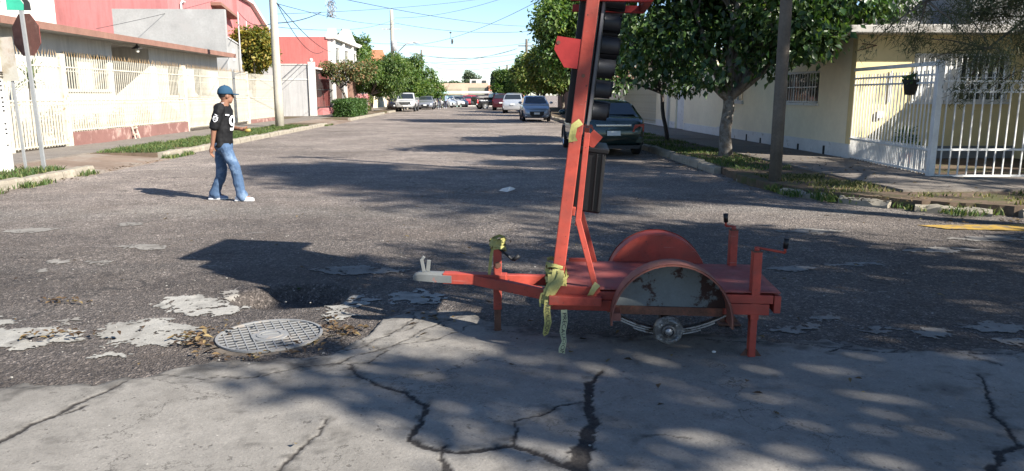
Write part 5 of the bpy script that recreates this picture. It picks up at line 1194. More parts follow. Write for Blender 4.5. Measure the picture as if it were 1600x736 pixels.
g1 = wfence('side_fence', 'white barred side fence running from the house corner to the gate post', (8.33, 16.68, 0), (8.0, 13.05, 0), 26, 2.14, False)
g2 = wfence('front_gate', 'white front gate with spear tops right of the gate post', (8.03, 12.9, 0), (13.4, 12.7, 0), 34, 1.98, True, 'gate')
p_ = MB().bar((7.97, 12.95, .1), (7.97, 12.95, 2.16), .11, .11, (1, 0, 0)).build('gate_post', IRONW, None, bevel=.006); tag(p_, 'square white gate post where side fence and front gate meet', 'post')
t = thing('hanging_pot', 'dark basket pot hanging on the white side fence', 'pot', (8.05, 14.0, 1.6)); MB().lathe([(0, -.16), (.10, -.15), (.135, .1), (.14, .12), (.11, .1), (0, .06)], (8.02, 13.9, 1.72), n=16).build('basket', M('dark_basket', (.035, .03, .025), .9), t, smooth=True)
me = leaves_mesh('plant', [(8.02, 13.9, 1.86, .12, .12, .08)], 90, .09, 3); me.transform(Matrix.Translation(-wl(t))); mkobj('plant', me, L_MID, t); MB().tube([(8.02, 13.9, 1.8), (8.05, 13.9, 2.1)], .006, 5).build('hanger', IRONB, t)
t = thing('potted_plant', 'small plant in a pot behind the white side fence', 'plant', (9.0, 15.6, .12)); MB().lathe([(0, 0), (.12, 0), (.16, .25), (.14, .25), (0, .22)], (9.0, 15.6, .12), n=14).build('pot', TERRA, t, smooth=True)
me = leaves_mesh('foliage', [(9.0, 15.6, .6, .22, .22, .28)], 260, .13, 4, .1, .4, .3); me.transform(Matrix.Translation(-wl(t))); mkobj('foliage', me, L_MID, t)

# ---- end of the street
t = thing('far_tan_building', 'tan building across the far end of the street', 'building', (-6, 112, 0))
MB().bb(-20, 1.2, 110, 120, 0, 3.2).build('wall', M('tan_wall', (.48, .36, .26), .9, .1, .5), t); MB().bb(-1.6, 1.15, 109.95, 110, .3, 2.6).build('door', M('gray_green_door', (.20, .20, .15), .8), t); MB().bb(-4.8, -2.6, 109.95, 110, .9, 2.4).build('shutter', M('tan_shutter', (.34, .28, .2), .8), t)
t = thing('far_brick_building', 'orange brick building at the far end right of the tan one', 'building', (3, 112, 0))
MB().bb(1.25, 6.5, 109.5, 120, 0, 2.9).build('wall', M('orange_brick', (.46, .20, .12), .9, .1, .5), t); MB().bb(3.2, 4.4, 109.45, 109.5, 0, 2.1).build('door', M('dark_vent', (.02, .02, .02)), t)
t = thing('far_white_house', 'white house above the far buildings', 'house', (-1, 124, 0)); MB().bb(-1.6, 1.6, 122, 130, 0, 4.0).build('wall', WHITEW, t); w_ = MB().bb(-1.2, -.6, 121.9, 122, 3.3, 3.8).build('window', GLS, t); MB().bb(.4, 1.0, 121.9, 122, 3.3, 3.8).build('window', GLS, t)
for k, (x0, x1, lb, m_) in enumerate([(-7.6, -2.0, 'pale mint awning stall at the far end of the street', M('mint_wall', (.45, .66, .58), .8, .05, 1)), (-1.9, 2.4, 'white awning stall at the far end beside the red car', WHITEW)]):
    t = thing('market_stall', lb, 'stall', ((x0+x1)/2, 104, 0), 'stalls at the far end'); MB().bb(x0, x1, 103.6, 104, 0, 1.55).build('counter', m_, t)
    MB().prism([(103.2, 1.75), (105.4, 2.0), (105.4, 2.05), (103.2, 1.8)], lambda a, b, d_: (d_, a, b), x0, x1).build('awning', m_, t)
    for x in (x0+.1, x1-.1): MB().tube([(x, 103.3, 0), (x, 103.3, 1.75)], .03, 6).build('pole', LGRAY, t)

# ---- poles
def pole(name, label, base_, h_, r0, r1, mat, lean=(0, 0), n=14, cat='pole', group='utility poles'):
    b = Vector(base_); t = thing(name, label, cat, base_, group); pts = [b+Vector((lean[0]*q, lean[1]*q, h_*q-.15*(1-q))) for q in [i/6 for i in range(7)]]
    MB().tube(pts, [r0+(r1-r0)*i/6 for i in range(7)], n).build('shaft', mat, t, smooth=True); return t
pr = pole('utility_pole', 'weathered wooden utility pole on the right corner verge', (4.98, 12.45, .1), 7.9, .105, .085, WOODP)
MB().bar((4.2, 12.4, 7.5), (5.8, 12.5, 7.5), .09, .11).build('crossarm', WOODP, pr)
pl1 = pole('utility_pole', 'pale concrete utility pole standing in the left verge beyond the walking man', (-9.0, 34.4, .1), 8.6, .20, .13, CPOLE)
MB().bar((-9.9, 34.4, 7.9), (-8.1, 34.4, 7.9), .09, .1).build('crossarm', CPOLE, pl1)
wp = pole('utility_pole', 'white-painted concrete pole with posters at the left edge', (-9.07, 14.6, .1), 8.5, .185, .14, CPOLE)
WPNT = M('white_pole_paint', (.52, .51, .49), .85, .08, 3, wear=(.45, .42, .36), wth=.6, wscale=5, bmp=.3)
MB().tube([(-9.07, 14.6, .1), (-9.07, 14.6, 1.85)], [.19, .183], 18, False).build('painted_base', WPNT, wp, smooth=True)
def on_pole(c, r, mbv, z0, zc, scale=1):  # wrap flat (x,z) print round the shaft towards the street
    a0 = math.atan2(-14.6, 9.07)
    return [(c[0]+math.cos(a0+x/r)*r, c[1]+math.sin(a0+x/r)*r, zc+z) for x, z in mbv]
def wrap_rect(name, x0, x1, z0, z1, r, mat, par):
    n = 10; mb = MB(); pts = []
    for k in range(n+1): pts += [(x0+(x1-x0)*k/n, z0), (x0+(x1-x0)*k/n, z1)]
    mb.add(on_pole((-9.07, 14.6), r, pts, 0, 0), [(2*k, 2*k+2, 2*k+3, 2*k+1) for k in range(n)]); return mb.build(name, mat, par)
po = wrap_rect('poster', -.02, .24, 2.0, 2.78, .186, M('poster_white', (.72, .72, .74), .8), wp)
wrap_rect('red_print', -.005, .225, 2.25, 2.72, .188, M('poster_red', (.55, .06, .12), .8), po)
wrap_rect('blue_print', .02, .20, 2.10, 2.14, .188, M('poster_blue', (.15, .35, .6), .8), po); wrap_rect('blue_print', .02, .20, 2.04, 2.07, .188, M('poster_blue', (.15, .35, .6)), po)
vs, fs = text_pts('ALTO', .105); mb = MB(); mb.add(on_pole((-9.07, 14.6), .190, [(v[0]+.11, v[1]) for v in vs], 0, 2.52), fs); mb.build('lettering', M('poster_white', (.72, .72, .74)), po)
for k, z in enumerate((1.90, 1.95, 1.985)): MB().lathe([(.185, z-.008), (.198, z), (.185, z+.008)], (-9.07, 14.6, 0), n=18).build('wire_band', IRONB, wp)
for k, z in enumerate((1.80, 1.72, 1.64, 1.5, 1.42, 1.34, 1.26, 1.02, .92, .84, .62)): wrap_rect('black_mark', .125, .175, z, z+.03, .1875, INK, wp)
# sign plate on a thin post, stop sign seen from behind
t = thing('plate_sign', 'blank weathered grey plate on a thin post beside the white pole', 'sign', (-8.72, 14.75, .13))
MB().bar((-8.72, 14.75, .1), (-8.80, 14.75, 2.5), .04, .04).build('post', M('post_gray', (.22, .225, .225)), t); MB().bar((-8.80, 14.72, 1.82), (-8.84, 14.72, 2.62), .33, .006, (0, 1, 0)).build('plate', M('plate_gray', (.36, .34, .29), .7, .12, 3, wear=(.28, .24, .18), wth=.55, wscale=4), t)
t = thing('stop_sign', 'back of a rust-brown octagonal stop sign on a leaning steel post', 'sign', (-8.35, 14.7, .13)); s0 = Vector((-8.35, 14.7, .1)); s1 = s0+Vector((-.10, .02, 3.0))
MB().bar(s0, s1, .07, .04, (0, 1, 0)).build('post', M('post_gray', (.22, .225, .225), .6, .1, 5, .2), t, bevel=.004)
cc = s0.lerp(s1, .855)+Vector((0, .045, 0)); oc = [(.41*math.cos(R(22.5+45*k)), .41*math.sin(R(22.5+45*k))) for k in range(8)]; fa = R(-28)
so = MB().prism(oc, lambda a, b, d_: cc+Vector((a*math.cos(fa)-d_*math.sin(fa), a*math.sin(fa)*0.9+d_*math.cos(fa), b)), 0, .006).build('octagon', M('sign_brown', (.17, .075, .055), .7, .2, 4, wear=(.24, .12, .09), wth=.58, wscale=6), t)
MB().prism([(a*1.0, b*1.0) for a, b in oc], lambda a, b, d_: cc+Vector((a*math.cos(fa)-d_*math.sin(fa), a*math.sin(fa)*0.9+d_*math.cos(fa), b)), .0065, .009).build('red_face', M('sign_red', (.45, .03, .03), .4), so)
# street-name plate on top
sc_ = s1+Vector((-.02, -.02, .02)); fb_ = R(10)
def SN(a, b, d_): return sc_+Vector((a*math.cos(fb_), a*math.sin(fb_)-d_, b))
sn = MB().prism([(-.28, -.02), (.30, -.02), (.30, .26), (-.28, .26)], SN, -.004, .004).build('name_plate', WHITEW, t)
MB().prism([(-.20, -.018), (.12, -.018), (.07, .12), (-.02, .25), (-.20, .25)], SN, .006, .008).build('green_field', M('sign_green', (.03, .30, .19), .5), sn)
MB().prism([(.08, -.018), (.2, -.018), (.19, .12), (.12, .22), (.02, .235), (.09, .12)], SN, .0085, .0105).build('dark_swoosh', INK, sn)
p2 = pole('utility_pole', 'distant concrete pole with transformer rising from the left trees', (-9.0, 80, .1), 10.0, .24, .16, CPOLE)
MB().tube([(-8.8, 79.7, 6.0), (-8.8, 79.7, 7.0)], .28, 12).build('transformer', LGRAY, p2, smooth=True); MB().bar((-10, 80, 8.2), (-8, 80, 8.2), .1, .12).build('crossarm', CPOLE, p2)
p3 = pole('utility_pole', 'dark wooden pole behind the right-hand trees', (5.6, 92, .1), 8.0, .2, .14, WOODP); MB().bar((4.6, 92, 7.3), (6.6, 92, 7.3), .1, .12).build('crossarm', WOODP, p3)
p4 = pole('utility_pole', 'thin far pole above the left trees', (-8.9, 118, .1), 8.2, .18, .12, WOODP); p5 = pole('utility_pole', 'thin far dark pole beside the round far tree', (4.2, 118, .1), 6.0, .2, .12, WOODP)
t = thing('street_lamp', 'curved street lamp arm above the left trees', 'lamp', (-8.4, 78, .1)); MB().tube([(-9.0, 79, 4.5), (-8.2, 78.5, 5.9), (-7.4, 78, 6.6), (-6.6, 78, 6.75)], .06, 8).build('arm', LGRAY, t, smooth=True); MB().ell((-6.4, 78, 6.72), (.35, .13, .09), 12, 8).build('lamp_head', LGRAY, t, smooth=True); MB().tube([(-9.0, 79, 0), (-9.0, 79, 4.6)], .08, 8).build('post', LGRAY, t, smooth=True)

# ---- overhead wires
WIRE = M('wire_black', (.03, .03, .032), .7, .1)
def wire(label, a, b, sag, r=.011, n=20):
    a = Vector(a); b = Vector(b); P = [a.lerp(b, q)-Vector((0, 0, sag*4*q*(1-q))) for q in [i/n for i in range(n+1)]]
    o = MB().tube(P, r, 5, False).build('overhead_wire', WIRE, smooth=True); return tag(o, label, 'wire', 'overhead wires')
A_ = lambda x, y, Y: aty(x, y, Y)
WL = [('wire from the top of the picture down to the right treetops', A_(520, -5, 34), A_(830, 41, 75), .3, .014),
 ('wire rising right from the concrete pole across the sky', A_(430, 22, 34.4), A_(780, -6, 60), .2, .010),
 ('wire from the far transformer pole rising to the upper right', A_(617, 70, 80), A_(840, 2, 45), .8, .014),
 ('wire from the transformer pole up to the top right', A_(617, 28, 80), A_(790, -4, 60), .4, .014),
 ('long low wire above the left roofs to the far pole', A_(430, 42, 34.4), A_(617, 30, 80), .5, .012),
 ('second long wire to the far pole below the first', A_(430, 5, 34.4), A_(617, 38, 80), .3, .014),
 ('wire from the far pole to the right treetops', A_(617, 36, 80), A_(840, 48, 80), .5, .018),
 ('lower wire from the far pole to the right treetops', A_(617, 66, 80), A_(830, 66, 90), .6, .018),
 ('service cable dropping from the concrete pole to the coral house', A_(433, 5, 34.4), A_(520, 82, 65), .4, .02),
 ('service cable dropping from the concrete pole to the leaning tree', A_(431, 2, 34.4), A_(505, 80, 60), .9, .018),
 ('thick black cable from the concrete pole to the loop of white wire', A_(434, 36, 34.4), A_(502, 19, 44), .12, .022),
 ('sagging cable from the pink house to the concrete pole', A_(372, 18, 52), A_(428, 35, 34.4), .45, .02),
 ('thin wire across the front of the pink house', A_(150, 45, 38), A_(372, -10, 50), .1, .012),
 ('far street-crossing wire, highest of the far bundle', A_(640, 82, 85), A_(808, 76, 92), .9, .02), ('far street-crossing wire, second of the far bundle', A_(640, 84, 85), A_(808, 84, 92), .5, .02), ('far street-crossing wire, third of the far bundle', A_(655, 98, 100), A_(808, 76, 92), .5, .02),
 ('far street-crossing wire, fourth of the far bundle', A_(650, 95, 100), A_(808, 92, 92), .6, .02), ('far street-crossing wire, fifth of the far bundle', A_(680, 106, 112), A_(800, 100, 100), .5, .022), ('far street-crossing wire, lowest of the far bundle', A_(690, 119, 112), A_(800, 117, 100), .3, .022),
 ('wire between the leaning tree top and the far pole', A_(540, 58, 60), A_(617, 68, 80), .2, .016)]
for lb, a, b, s_, r_ in WL: wire(lb, a, b, s_, r_)
# coil of white wire hanging on the lines, dark thing hung from a wire
t = thing('wire_coil', 'tangle of pale wire hanging from the lines right of the concrete pole', 'wire', tuple(A_(515, 15, 44))); c = A_(515, 14, 44)
for k in range(11):
    P = []; a0 = random.uniform(0, 6)
    for q in range(9): P.append(c+Vector((random.uniform(-.30, .22)+.06*q*.5, random.uniform(-.1, .1), .45*math.cos(q*.75+a0)+random.uniform(-.1, .1))))
    MB().tube(P, .012, 5).build('loop', LGRAY if k % 3 else WIRE, t)
t = thing('hanging_line_clamp', 'small dark object dangling from a wire over the street', 'clamp', tuple(A_(704, 52, 62))); c = A_(704, 51, 62)
MB().tube([c, c-Vector((0, 0, .45)), c-Vector((-.12, 0, .55))], .012, 5).build('cord', WIRE, t); MB().tube([c-Vector((-.12, 0, .5)), c-Vector((-.13, 0, .7)), c-Vector((-.10, 0, .9))], [.06, .09, .04], 8).build('body', IRONB, t, smooth=True); MB().ell(c, (.09, .09, .07), 8, 6).build('knot', IRONB, t)
# ================================================================== manhole
mc = Vector((-1.395, 4.79, .0)); t = thing('manhole_cover', 'round pale grey gridded manhole cover ringed by dry leaves', 'manhole', tuple(mc))
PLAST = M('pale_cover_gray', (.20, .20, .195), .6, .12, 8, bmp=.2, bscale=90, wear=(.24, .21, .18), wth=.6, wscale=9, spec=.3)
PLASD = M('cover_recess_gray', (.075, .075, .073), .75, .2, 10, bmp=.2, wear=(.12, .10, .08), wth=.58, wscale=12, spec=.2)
MB().lathe([(.385, -.03), (.38, .002), (.365, .008), (.340, .008), (.340, -.004), (.340, -.04)], mc, n=56).build('ring_frame', M('ring_concrete', (.13, .105, .08), .9, .25, 6, bmp=.5, wear=(.15, .12, .09), wth=.56, wscale=8), t, auto=40)
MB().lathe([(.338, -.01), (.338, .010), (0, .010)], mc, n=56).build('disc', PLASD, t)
MB().lathe([(.338, .006), (.338, .022), (.322, .022), (.322, .006)], mc, n=56).build('rim', PLAST, t, auto=40)
for d_ in range(2):
    ang = R(24)+d_*R(90)
    for k in range(-6, 7):
        off = k*.055; hl = math.sqrt(max(.322**2-off**2, 0))
        if hl < .05: continue
        c, s_ = math.cos(ang), math.sin(ang)
        segs_ = [(-hl, hl)] if abs(off) > .10 else [(-hl, -.125), (.125, hl)]
        for a, b in segs_:
            if b-a < .02: continue
            MB().bar(mc+Vector((c*a-s_*off, s_*a+c*off, .0125+.0008*d_)), mc+Vector((c*b-s_*off, s_*b+c*off, .0125+.0008*d_)), .009, .005).build('rib', PLAST, t)
MB().lathe([(.0, .017), (.118, .017), (.120, .009)], mc, n=28).build('centre_plate', PLAST, t)
em = MB(); em.lathe([(.085, .017), (.085, .022), (.068, .022), (.068, .017)], mc, n=28); em.build('emblem_ring', PLAST, t)
em = MB(); em.bar(mc+Vector((-.05, .0, .020)), mc+Vector((.05, .025, .020)), .012, .008); em.build('emblem_bar', PLAST, t)
hol = MB().lathe([(0, .0215), (.012, .0215)], (0, 0, 0), n=10).mesh('hole'); hol.materials.append(INK)
rep('lift_hole', hol, t, [mc+Vector((dx, dy, .0005)) for dx, dy in ((-.16, .16), (.2, .14), (-.17, -.14), (.12, -.17))])
# ================================================================== litter
def litter(name, label, n, spots, size, cols, seed, zf):
    g = np.random.default_rng(seed); P = []
    for (x, y, sx, sy, m) in spots: P.append(np.stack([g.normal(x, sx, m), g.normal(y, sy, m)], -1))
    p = np.concatenate(P); n = len(p); z = zf(p[:, 0], p[:, 1])+g.uniform(.004, .03, n); a = g.uniform(0, 6.28, n); L = size*g.uniform(.5, 1.3, n)
    ti = g.uniform(-.5, .5, (n, 2)); ax = np.stack([np.cos(a), np.sin(a), ti[:, 0]*.6], -1)*L[:, None]; sd_ = np.stack([-np.sin(a), np.cos(a), ti[:, 1]*.6], -1)*(L*.55)[:, None]; up = np.zeros((n, 3)); up[:, 2] = L*.18
    b = np.concatenate([p, z[:, None]], 1)
    co = np.stack([b-ax*.5, b-sd_*.4+up, b+ax*.15-sd_*.38+up*1.2, b+ax*.5+up*.4, b+ax*.1+sd_*.4+up, b-ax*.2+sd_*.3+up*.8], 1).reshape(-1, 3); k = np.arange(n)*6
    tri = np.concatenate([np.stack([k, k+i, k+i+1], -1) for i in range(1, 5)]); 
    o = mkobj(name, np_mesh(name, co, tri, 3), leafmat('litter_'+name, cols, .7, .2), kind='stuff'); o['label'] = label; o['category'] = 'leaves'; return o
DRYL = [(.035, .022, .014), (.08, .05, .028), (.13, .082, .045), (.19, .13, .06), (.27, .20, .095)]
ringp = [(mc.x+.43*math.cos(a), mc.y+.43*math.sin(a), .05, .035, 5) for a in [R(k) for k in (150, 165, 180, 195, 205, 215, 235, 250, 265, 280, 300, 320, 335, 350, 5, 20, 35, 50)]]
ringp += [(mc.x+.50, mc.y+.08, .07, .05, 26), (mc.x-.50, mc.y-.03, .10, .06, 34), (mc.x-.42, mc.y-.15, .07, .04, 16)]
litter('leaf_litter', 'dry brown leaves heaped round the manhole cover', 0, ringp, .055, DRYL, 3, lambda x, y: np.maximum(road_h(x, y), 0)+.006)
g1_, g2_, g3_ = gp(105, 472), gp(95, 530), gp(830, 420); g4_ = gp(660, 500)
litter('scattered_leaves', 'dry leaves scattered over the asphalt and concrete', 0, [(g1_.x, g1_.y, .12, .05, 26), (g2_.x, g2_.y, .16, .05, 40), (g4_.x, g4_.y, .12, .08, 22), (gp(1450, 445).x, gp(1450, 445).y, .9, .6, 24), (0, 6.5, 3.0, 1.4, 60), (1.5, 4.0, 1.4, .6, 26), (-3, 9.5, 3, 2, 40)], .05, DRYL, 5, lambda x, y: np.where(y < 4.9, .028, .004))
litter('gutter_leaves', 'leaf litter along the kerbs and in the gutters', 0, [(-7.75, 17, .12, 1.6, 60), (-7.7, 13, .15, 1.4, 60), (4.5, 20, .12, 4, 120), (5.6, 9.9, .4, .3, 60), (7.5, 9.0, 1.0, .08, 90), (6.9, 14.5, .8, 2.0, 160), (5.4, 16, .4, 2, 120)], .06, DRYL, 7, lambda x, y: np.where((x > 4.9) & (y > 9.4), .15, .004))
g = np.random.default_rng(11); n = 420; x = g.uniform(-4, 5, n); y = g.uniform(2.9, 9, n); z = np.where(y < 4.6, .022, .004)
pb = MB()
for i in range(n):
    r_ = g.uniform(.003, .011); pb.ell((x[i], y[i], z[i]), (r_, r_*.8, r_*.6), 5, 3)
o = pb.build('gravel', M('gravel_gray', (.25, .235, .21), .9, .4, 20), kind='stuff'); o['label'] = 'loose grit and small stones on the road surface'; o['category'] = 'gravel'
p = gp(792, 300); mb = MB(); mb.add([(p.x-.13, p.y, .02), (p.x, p.y-.08, .01), (p.x+.15, p.y+.02, .05), (p.x+.02, p.y+.1, .06), (p.x+.05, p.y, .09), (p.x-.08, p.y+.06, .05)], [(0, 1, 4), (1, 2, 4), (2, 3, 4), (3, 5, 4), (5, 0, 4)])
tag(mb.build('paper_scrap', WHITEW), 'crumpled white paper lying in the tree shade on the road', 'litter')
p = gp(1115, 558); mb = MB().ell((p.x, p.y, .034), (.014, .011, .008), 8, 5); tag(mb.build('pebble', WHITEW, smooth=True), 'small white pebble on the concrete left of the rear jack', 'stone')
# ================================================================== people
SKIN = M('brown_skin', (.22, .11, .07), .55, .08, 6, bmp=.05, spec=.3)
HAIR = M('black_hair', (.012, .01, .009), .6, .2, 20)
DENIM = M('blue_denim', (.06, .10, .17), .9, .22, 4, bmp=.3, bscale=160, wear=(.13, .185, .27), wth=.57, wscale=5, spec=.15)
JERS = M('black_jersey', (.006, .006, .007), .75, .2, 5, bmp=.15, bscale=200, spec=.25)
CAPB = M('blue_cap', (.022, .060, .105), .85, .12, 6, bmp=.2, bscale=150, spec=.15)
SHOE = M('white_shoe', (.62, .62, .62), .6, .08, 6)
SHOE_SHADED = M('shaded_white_shoe', (.16, .20, .28), .7, .1, 6)  # far shoe of the white pair, with its shade put into the colour
WPR = M('white_print', (.72, .72, .74), .7, .05, 6)
def person(name, label, loc, J, fwd, hfwd, mats, cap=None, voxel=.009, prints=False, group=None):
    """J: joints in world coords; fwd chest direction, hfwd face direction"""
    t = thing(name, label, 'person', loc, group); f = Vector(fwd).normalized(); l = Vector((-f.y, f.x, 0)); hf = Vector(hfwd).normalized(); hl = Vector((-hf.y, hf.x, 0)); up = Vector((0, 0, 1))
    skin, top, legs, hair, shoeR, shoeL = mats
    b = MB(); hd = J['head']; nk = J['neck']; rot = Matrix((hf, hl, up)).transposed()
    # head: skull, jaw, nose, ears, brow
    b.ell(hd+up*.02-hf*.012, (.098, .078, .105), 18, 12, rot); b.ell(hd-up*.055+hf*.03, (.066, .058, .068), 14, 10, rot); b.ell(hd-up*.098+hf*.058, (.025, .03, .022), 10, 6, rot)
    b.capsule(hd+hf*.092+up*.012, hd+hf*.112-up*.03, .010, .016); b.ell(hd-up*.063+hf*.085, (.014, .026, .012), 8, 6, rot); b.ell(hd+hf*.082+up*.03, (.018, .05, .010), 8, 6, rot)
    for s_ in (-1, 1): b.ell(hd+hl*s_*.079-up*.012-hf*.008, (.022, .011, .033), 8, 6, rot)
    b.capsule(nk-up*.06, hd-up*.05-hf*.012, .062, .055)
    # trunk
    pv = J['pelvis']; ch = J['chest']; rt = Matrix((f, l, up)).transposed()
    b.ell(ch, (.115, .17, .19), 16, 10, rt); b.ell(ch.lerp(pv, .55), (.10, .15, .2), 16, 10, rt); b.ell(pv, (.11, .165, .13), 16, 10, rt); b.capsule(ch+l*.13+up*.11, ch-l*.13+up*.11, .065, .065)
    for s_ in 'RL':
        sh, el, wr, hn = J['sh'+s_], J['el'+s_], J['wr'+s_], J['hand'+s_]
        b.capsule(sh, el, .056, .043); b.capsule(el, wr, .043, .028)
        d = (hn-wr).normalized(); sd_ = d.cross(f if abs(d.dot(f)) < .8 else up).normalized(); nn = sd_.cross(d)
        b.capsule(wr, wr.lerp(hn, .45), .027, .034); b.capsule(wr.lerp(hn, .3)-sd_*.02, wr.lerp(hn, .5)-sd_*.022, .024, .022); b.capsule(wr.lerp(hn, .3)+sd_*.02, wr.lerp(hn, .5)+sd_*.022, .024, .022)
        cu = J.get('curl'+s_, .6); L0 = (hn-wr).length*.48
        for q, (o_, Lf) in enumerate(((-.030, .82), (-.010, 1.0), (.011, .95), (.031, .75))):
            a = wr.lerp(hn, .52)+sd_*o_; k = a+(d+nn*cu*.35).normalized()*L0*Lf*.55; e = k+(d*(1-cu*.7)+nn*cu).normalized()*L0*Lf*.55
            b.capsule(a, k, .0105, .0095, 8); b.capsule(k, e, .0095, .008, 8)
        a = wr.lerp(hn, .18)+sd_*(-.026); k = a+(d*.7-sd_*.6+nn*.4).normalized()*.045; e = k+(d*.8+nn*.6).normalized()*.035; b.capsule(a, k, .014, .011, 8); b.capsule(k, e, .011, .009, 8)
        hp, kn, an = J['hip'+s_], J['kn'+s_], J['an'+s_]; b.capsule(hp, kn, .078, .052); b.capsule(kn, an, .05, .036); b.capsule(an-up*.03, an-up*.035+J['toe'+s_]*.12, .036, .03)
    fuse('body', b, skin, t, voxel, 4)
    # hair under the cap, eyes
    hb = MB(); hb.ell(hd+up*.03-hf*.022, (.096, .082, .102), 18, 12, rot); fuse('hair', hb, hair, t, .012, 3)
    for s_ in (-1, 1): MB().ell(hd+hf*.083+hl*s_*.032+up*.012, (.006, .012, .007), 8, 6, rot).build('eye', M('eye_dark', (.02, .015, .012), .3), t, smooth=True)
    # jersey
    j = MB(); rings = []; lo = J['hem']
    for q, wl_, wf_ in ((0, .178, .138), (.12, .182, .14), (.35, .178, .130), (.6, .188, .132), (.8, .196, .130), (.92, .18, .112), (.985, .13, .09), (1.03, .085, .076)):
        c = lo.lerp(nk-up*.02, q)
        rings.append([c+l*math.cos(a)*wl_+f*math.sin(a)*wf_ for a in [2*math.pi*k/20 for k in range(20)]])
    j.loft(rings)
    for s_ in 'RL': m_ = J['sh'+s_].lerp(J['el'+s_], J.get('sleeve', .86)); j.capsule(J['sh'+s_]+up*.012, m_, .078, .076)
    jr = fuse('jersey', j, top, t, voxel, 3, .5, .03, .10)
    # jeans
    n_ = MB(); n_.ell(pv-up*.02, (.135, .18, .14), 18, 12, rt)
    for s_ in 'RL':
        hp, kn, an = J['hip'+s_], J['kn'+s_], J['an'+s_]; n_.capsule(hp+up*.02, kn, .098, .076); n_.capsule(kn, an+up*.0, .076, .070); n_.capsule(an+up*.03+J['toe'+s_]*.02, an-up*.02+J['toe'+s_]*.025, .070, .074)
    fuse('jeans', n_, legs, t, voxel, 3, .5, .035, .13)
    for s_, m_ in (('R', shoeR), ('L', shoeL)):
        an = J['an'+s_]; tz = J['toe'+s_]; z0 = an.z-.075; q = MB(); base_ = Vector((an.x, an.y, z0)); tl = Vector((-tz.y, tz.x, 0)).normalized(); ro = Matrix((tz.normalized(), tl, up)).transposed(); pitch = J.get('pitch'+s_, 0)
        q.ell(base_+up*.032-tz*.03, (.062, .043, .045), 12, 8, ro); q.ell(base_+up*.030+tz*.07, (.10, .046, .038), 12, 8, ro); q.ell(base_+up*.022+tz*.15, (.055, .045, .028), 12, 8, ro); q.capsule(base_+up*.02-tz*.05, base_+up*.02+tz*.16, .03, .03)
        fuse('shoe', q, m_, t, .008, 3)
        sl = MB(); sl.prism([(-.085, -.038), (-.04, -.045), (.1, -.045), (.18, -.035), (.205, 0), (.18, .035), (.1, .045), (-.04, .045), (-.085, .038)], lambda a, b_, d_: base_+tz.normalized()*a+tl*b_+up*d_, -.006, .014); sl.build('sole', SHOE, t, bevel=.005)
    if cap:
        cm = MB(); n1 = 22; rr = []
        for q in range(8):
            th = R(90*q/7); rr.append([hd+up*(.042+.105*math.sin(th))+(hf*math.cos(a)*.112+hl*math.sin(a)*.092)*max(math.cos(th), .03)-hf*.010 for a in [2*math.pi*k/n1 for k in range(n1)]])
        rr.insert(0, [p+up*-.025+(p-hd-up*.04)*.01 for p in rr[0]]); cm.loft(rr); cpo = cm.build('cap', cap, t, smooth=True)
        bm_ = MB(); top_ = []; N = 12
        for k in range(N+1):
            a = R(-62+124*k/N); p0 = hd+up*.028+hf*math.cos(a)*.103+hl*math.sin(a)*.088-hf*.01; p1 = hd+up*(.022-.012*abs(math.sin(a)))+hf*(.06+math.cos(a)*.135)+hl*math.sin(a)*.085; top_.append((p0, p1))
        vs = [p for a in top_ for p in a]; bm_.add(vs, [(2*k, 2*k+2, 2*k+3, 2*k+1) for k in range(N)]); bo = bm_.build('brim', cap, cpo, smooth=True); m_ = bo.modifiers.new('s', 'SOLIDIFY'); m_.thickness = .008
        MB().ell(hd+up*.148-hf*.01, (.012, .012, .006), 8, 5).build('cap_button', cap, cpo)
    if prints:
        def torso_pt(ang, q, o_=.0):
            c = lo.lerp(nk-up*.02, q); return c+l*math.cos(ang)*(.190+o_)+f*math.sin(ang)*(.136+o_)
        def stroke(pts, w_, nm, par, o_=.012):
            mb = MB(); rows_ = []
            for i, (a, q) in enumerate(pts):
                a0, q0 = pts[max(i-1, 0)]; a1, q1 = pts[min(i+1, len(pts)-1)]; da, dq = (a1-a0)*.19, (q1-q0)*.68; L = math.hypot(da, dq)+1e-9; na, nq = -dq/L*w_/.19, da/L*w_/.68
                rows_.append((torso_pt(a+na, q+nq, o_), torso_pt(a-na, q-nq, o_)))
            vs = [p for r__ in rows_ for p in r__]; mb.add(vs, [(2*k, 2*k+2, 2*k+3, 2*k+1) for k in range(len(rows_)-1)]); return mb.build(nm, WPR, par)
        ca = R(90); a_ = R(100)  # chest number drawn round the front
        ring_ = [(R(94)+.30*math.cos(x_), .66+.105*math.sin(x_)) for x_ in [2*math.pi*k/14 for k in range(15)]]
        stroke(ring_, .022, 'number', jr); stroke([(R(94)-.30, .66), (R(94)-.30, .52), (R(94)-.1, .44), (R(94)+.28, .45)], .022, 'number', jr)
        stroke([(R(118), .80), (R(138), .81)], .012, 'small_print', jr)
        # sleeve shield and shoulder number on the near arm
        sh, el = J['shR'], J['elR']; d = (el-sh).normalized(); out = Vector((0.12, -1, .05)).normalized(); sx = d.cross(out).normalized(); ccx = sh.lerp(el, .50)
        def SL(a, b_, o_): 
            return ccx+sx*a+d*b_+out*math.sqrt(max((.0885+o_)**2-a*a, .0004))
        shp = [(-.032, -.035), (.0, -.040), (.032, -.035), (.034, .01), (.02, .035), (0, .048), (-.02, .035), (-.034, .01)]
        MB().ngon([SL(a, b_, .006) for a, b_ in shp]).build('shield', WPR, jr); MB().ngon([SL(a*.74, b_*.76, .009) for a, b_ in shp]).build('shield_field', INK, jr)
        vs, fs = text_pts('12', .05); mb = MB(); mb.add([SL(v[0]*-1 if False else v[0], -v[1]+.0, .0115) for v in vs], fs); mb.build('shield_mark', WPR, jr)
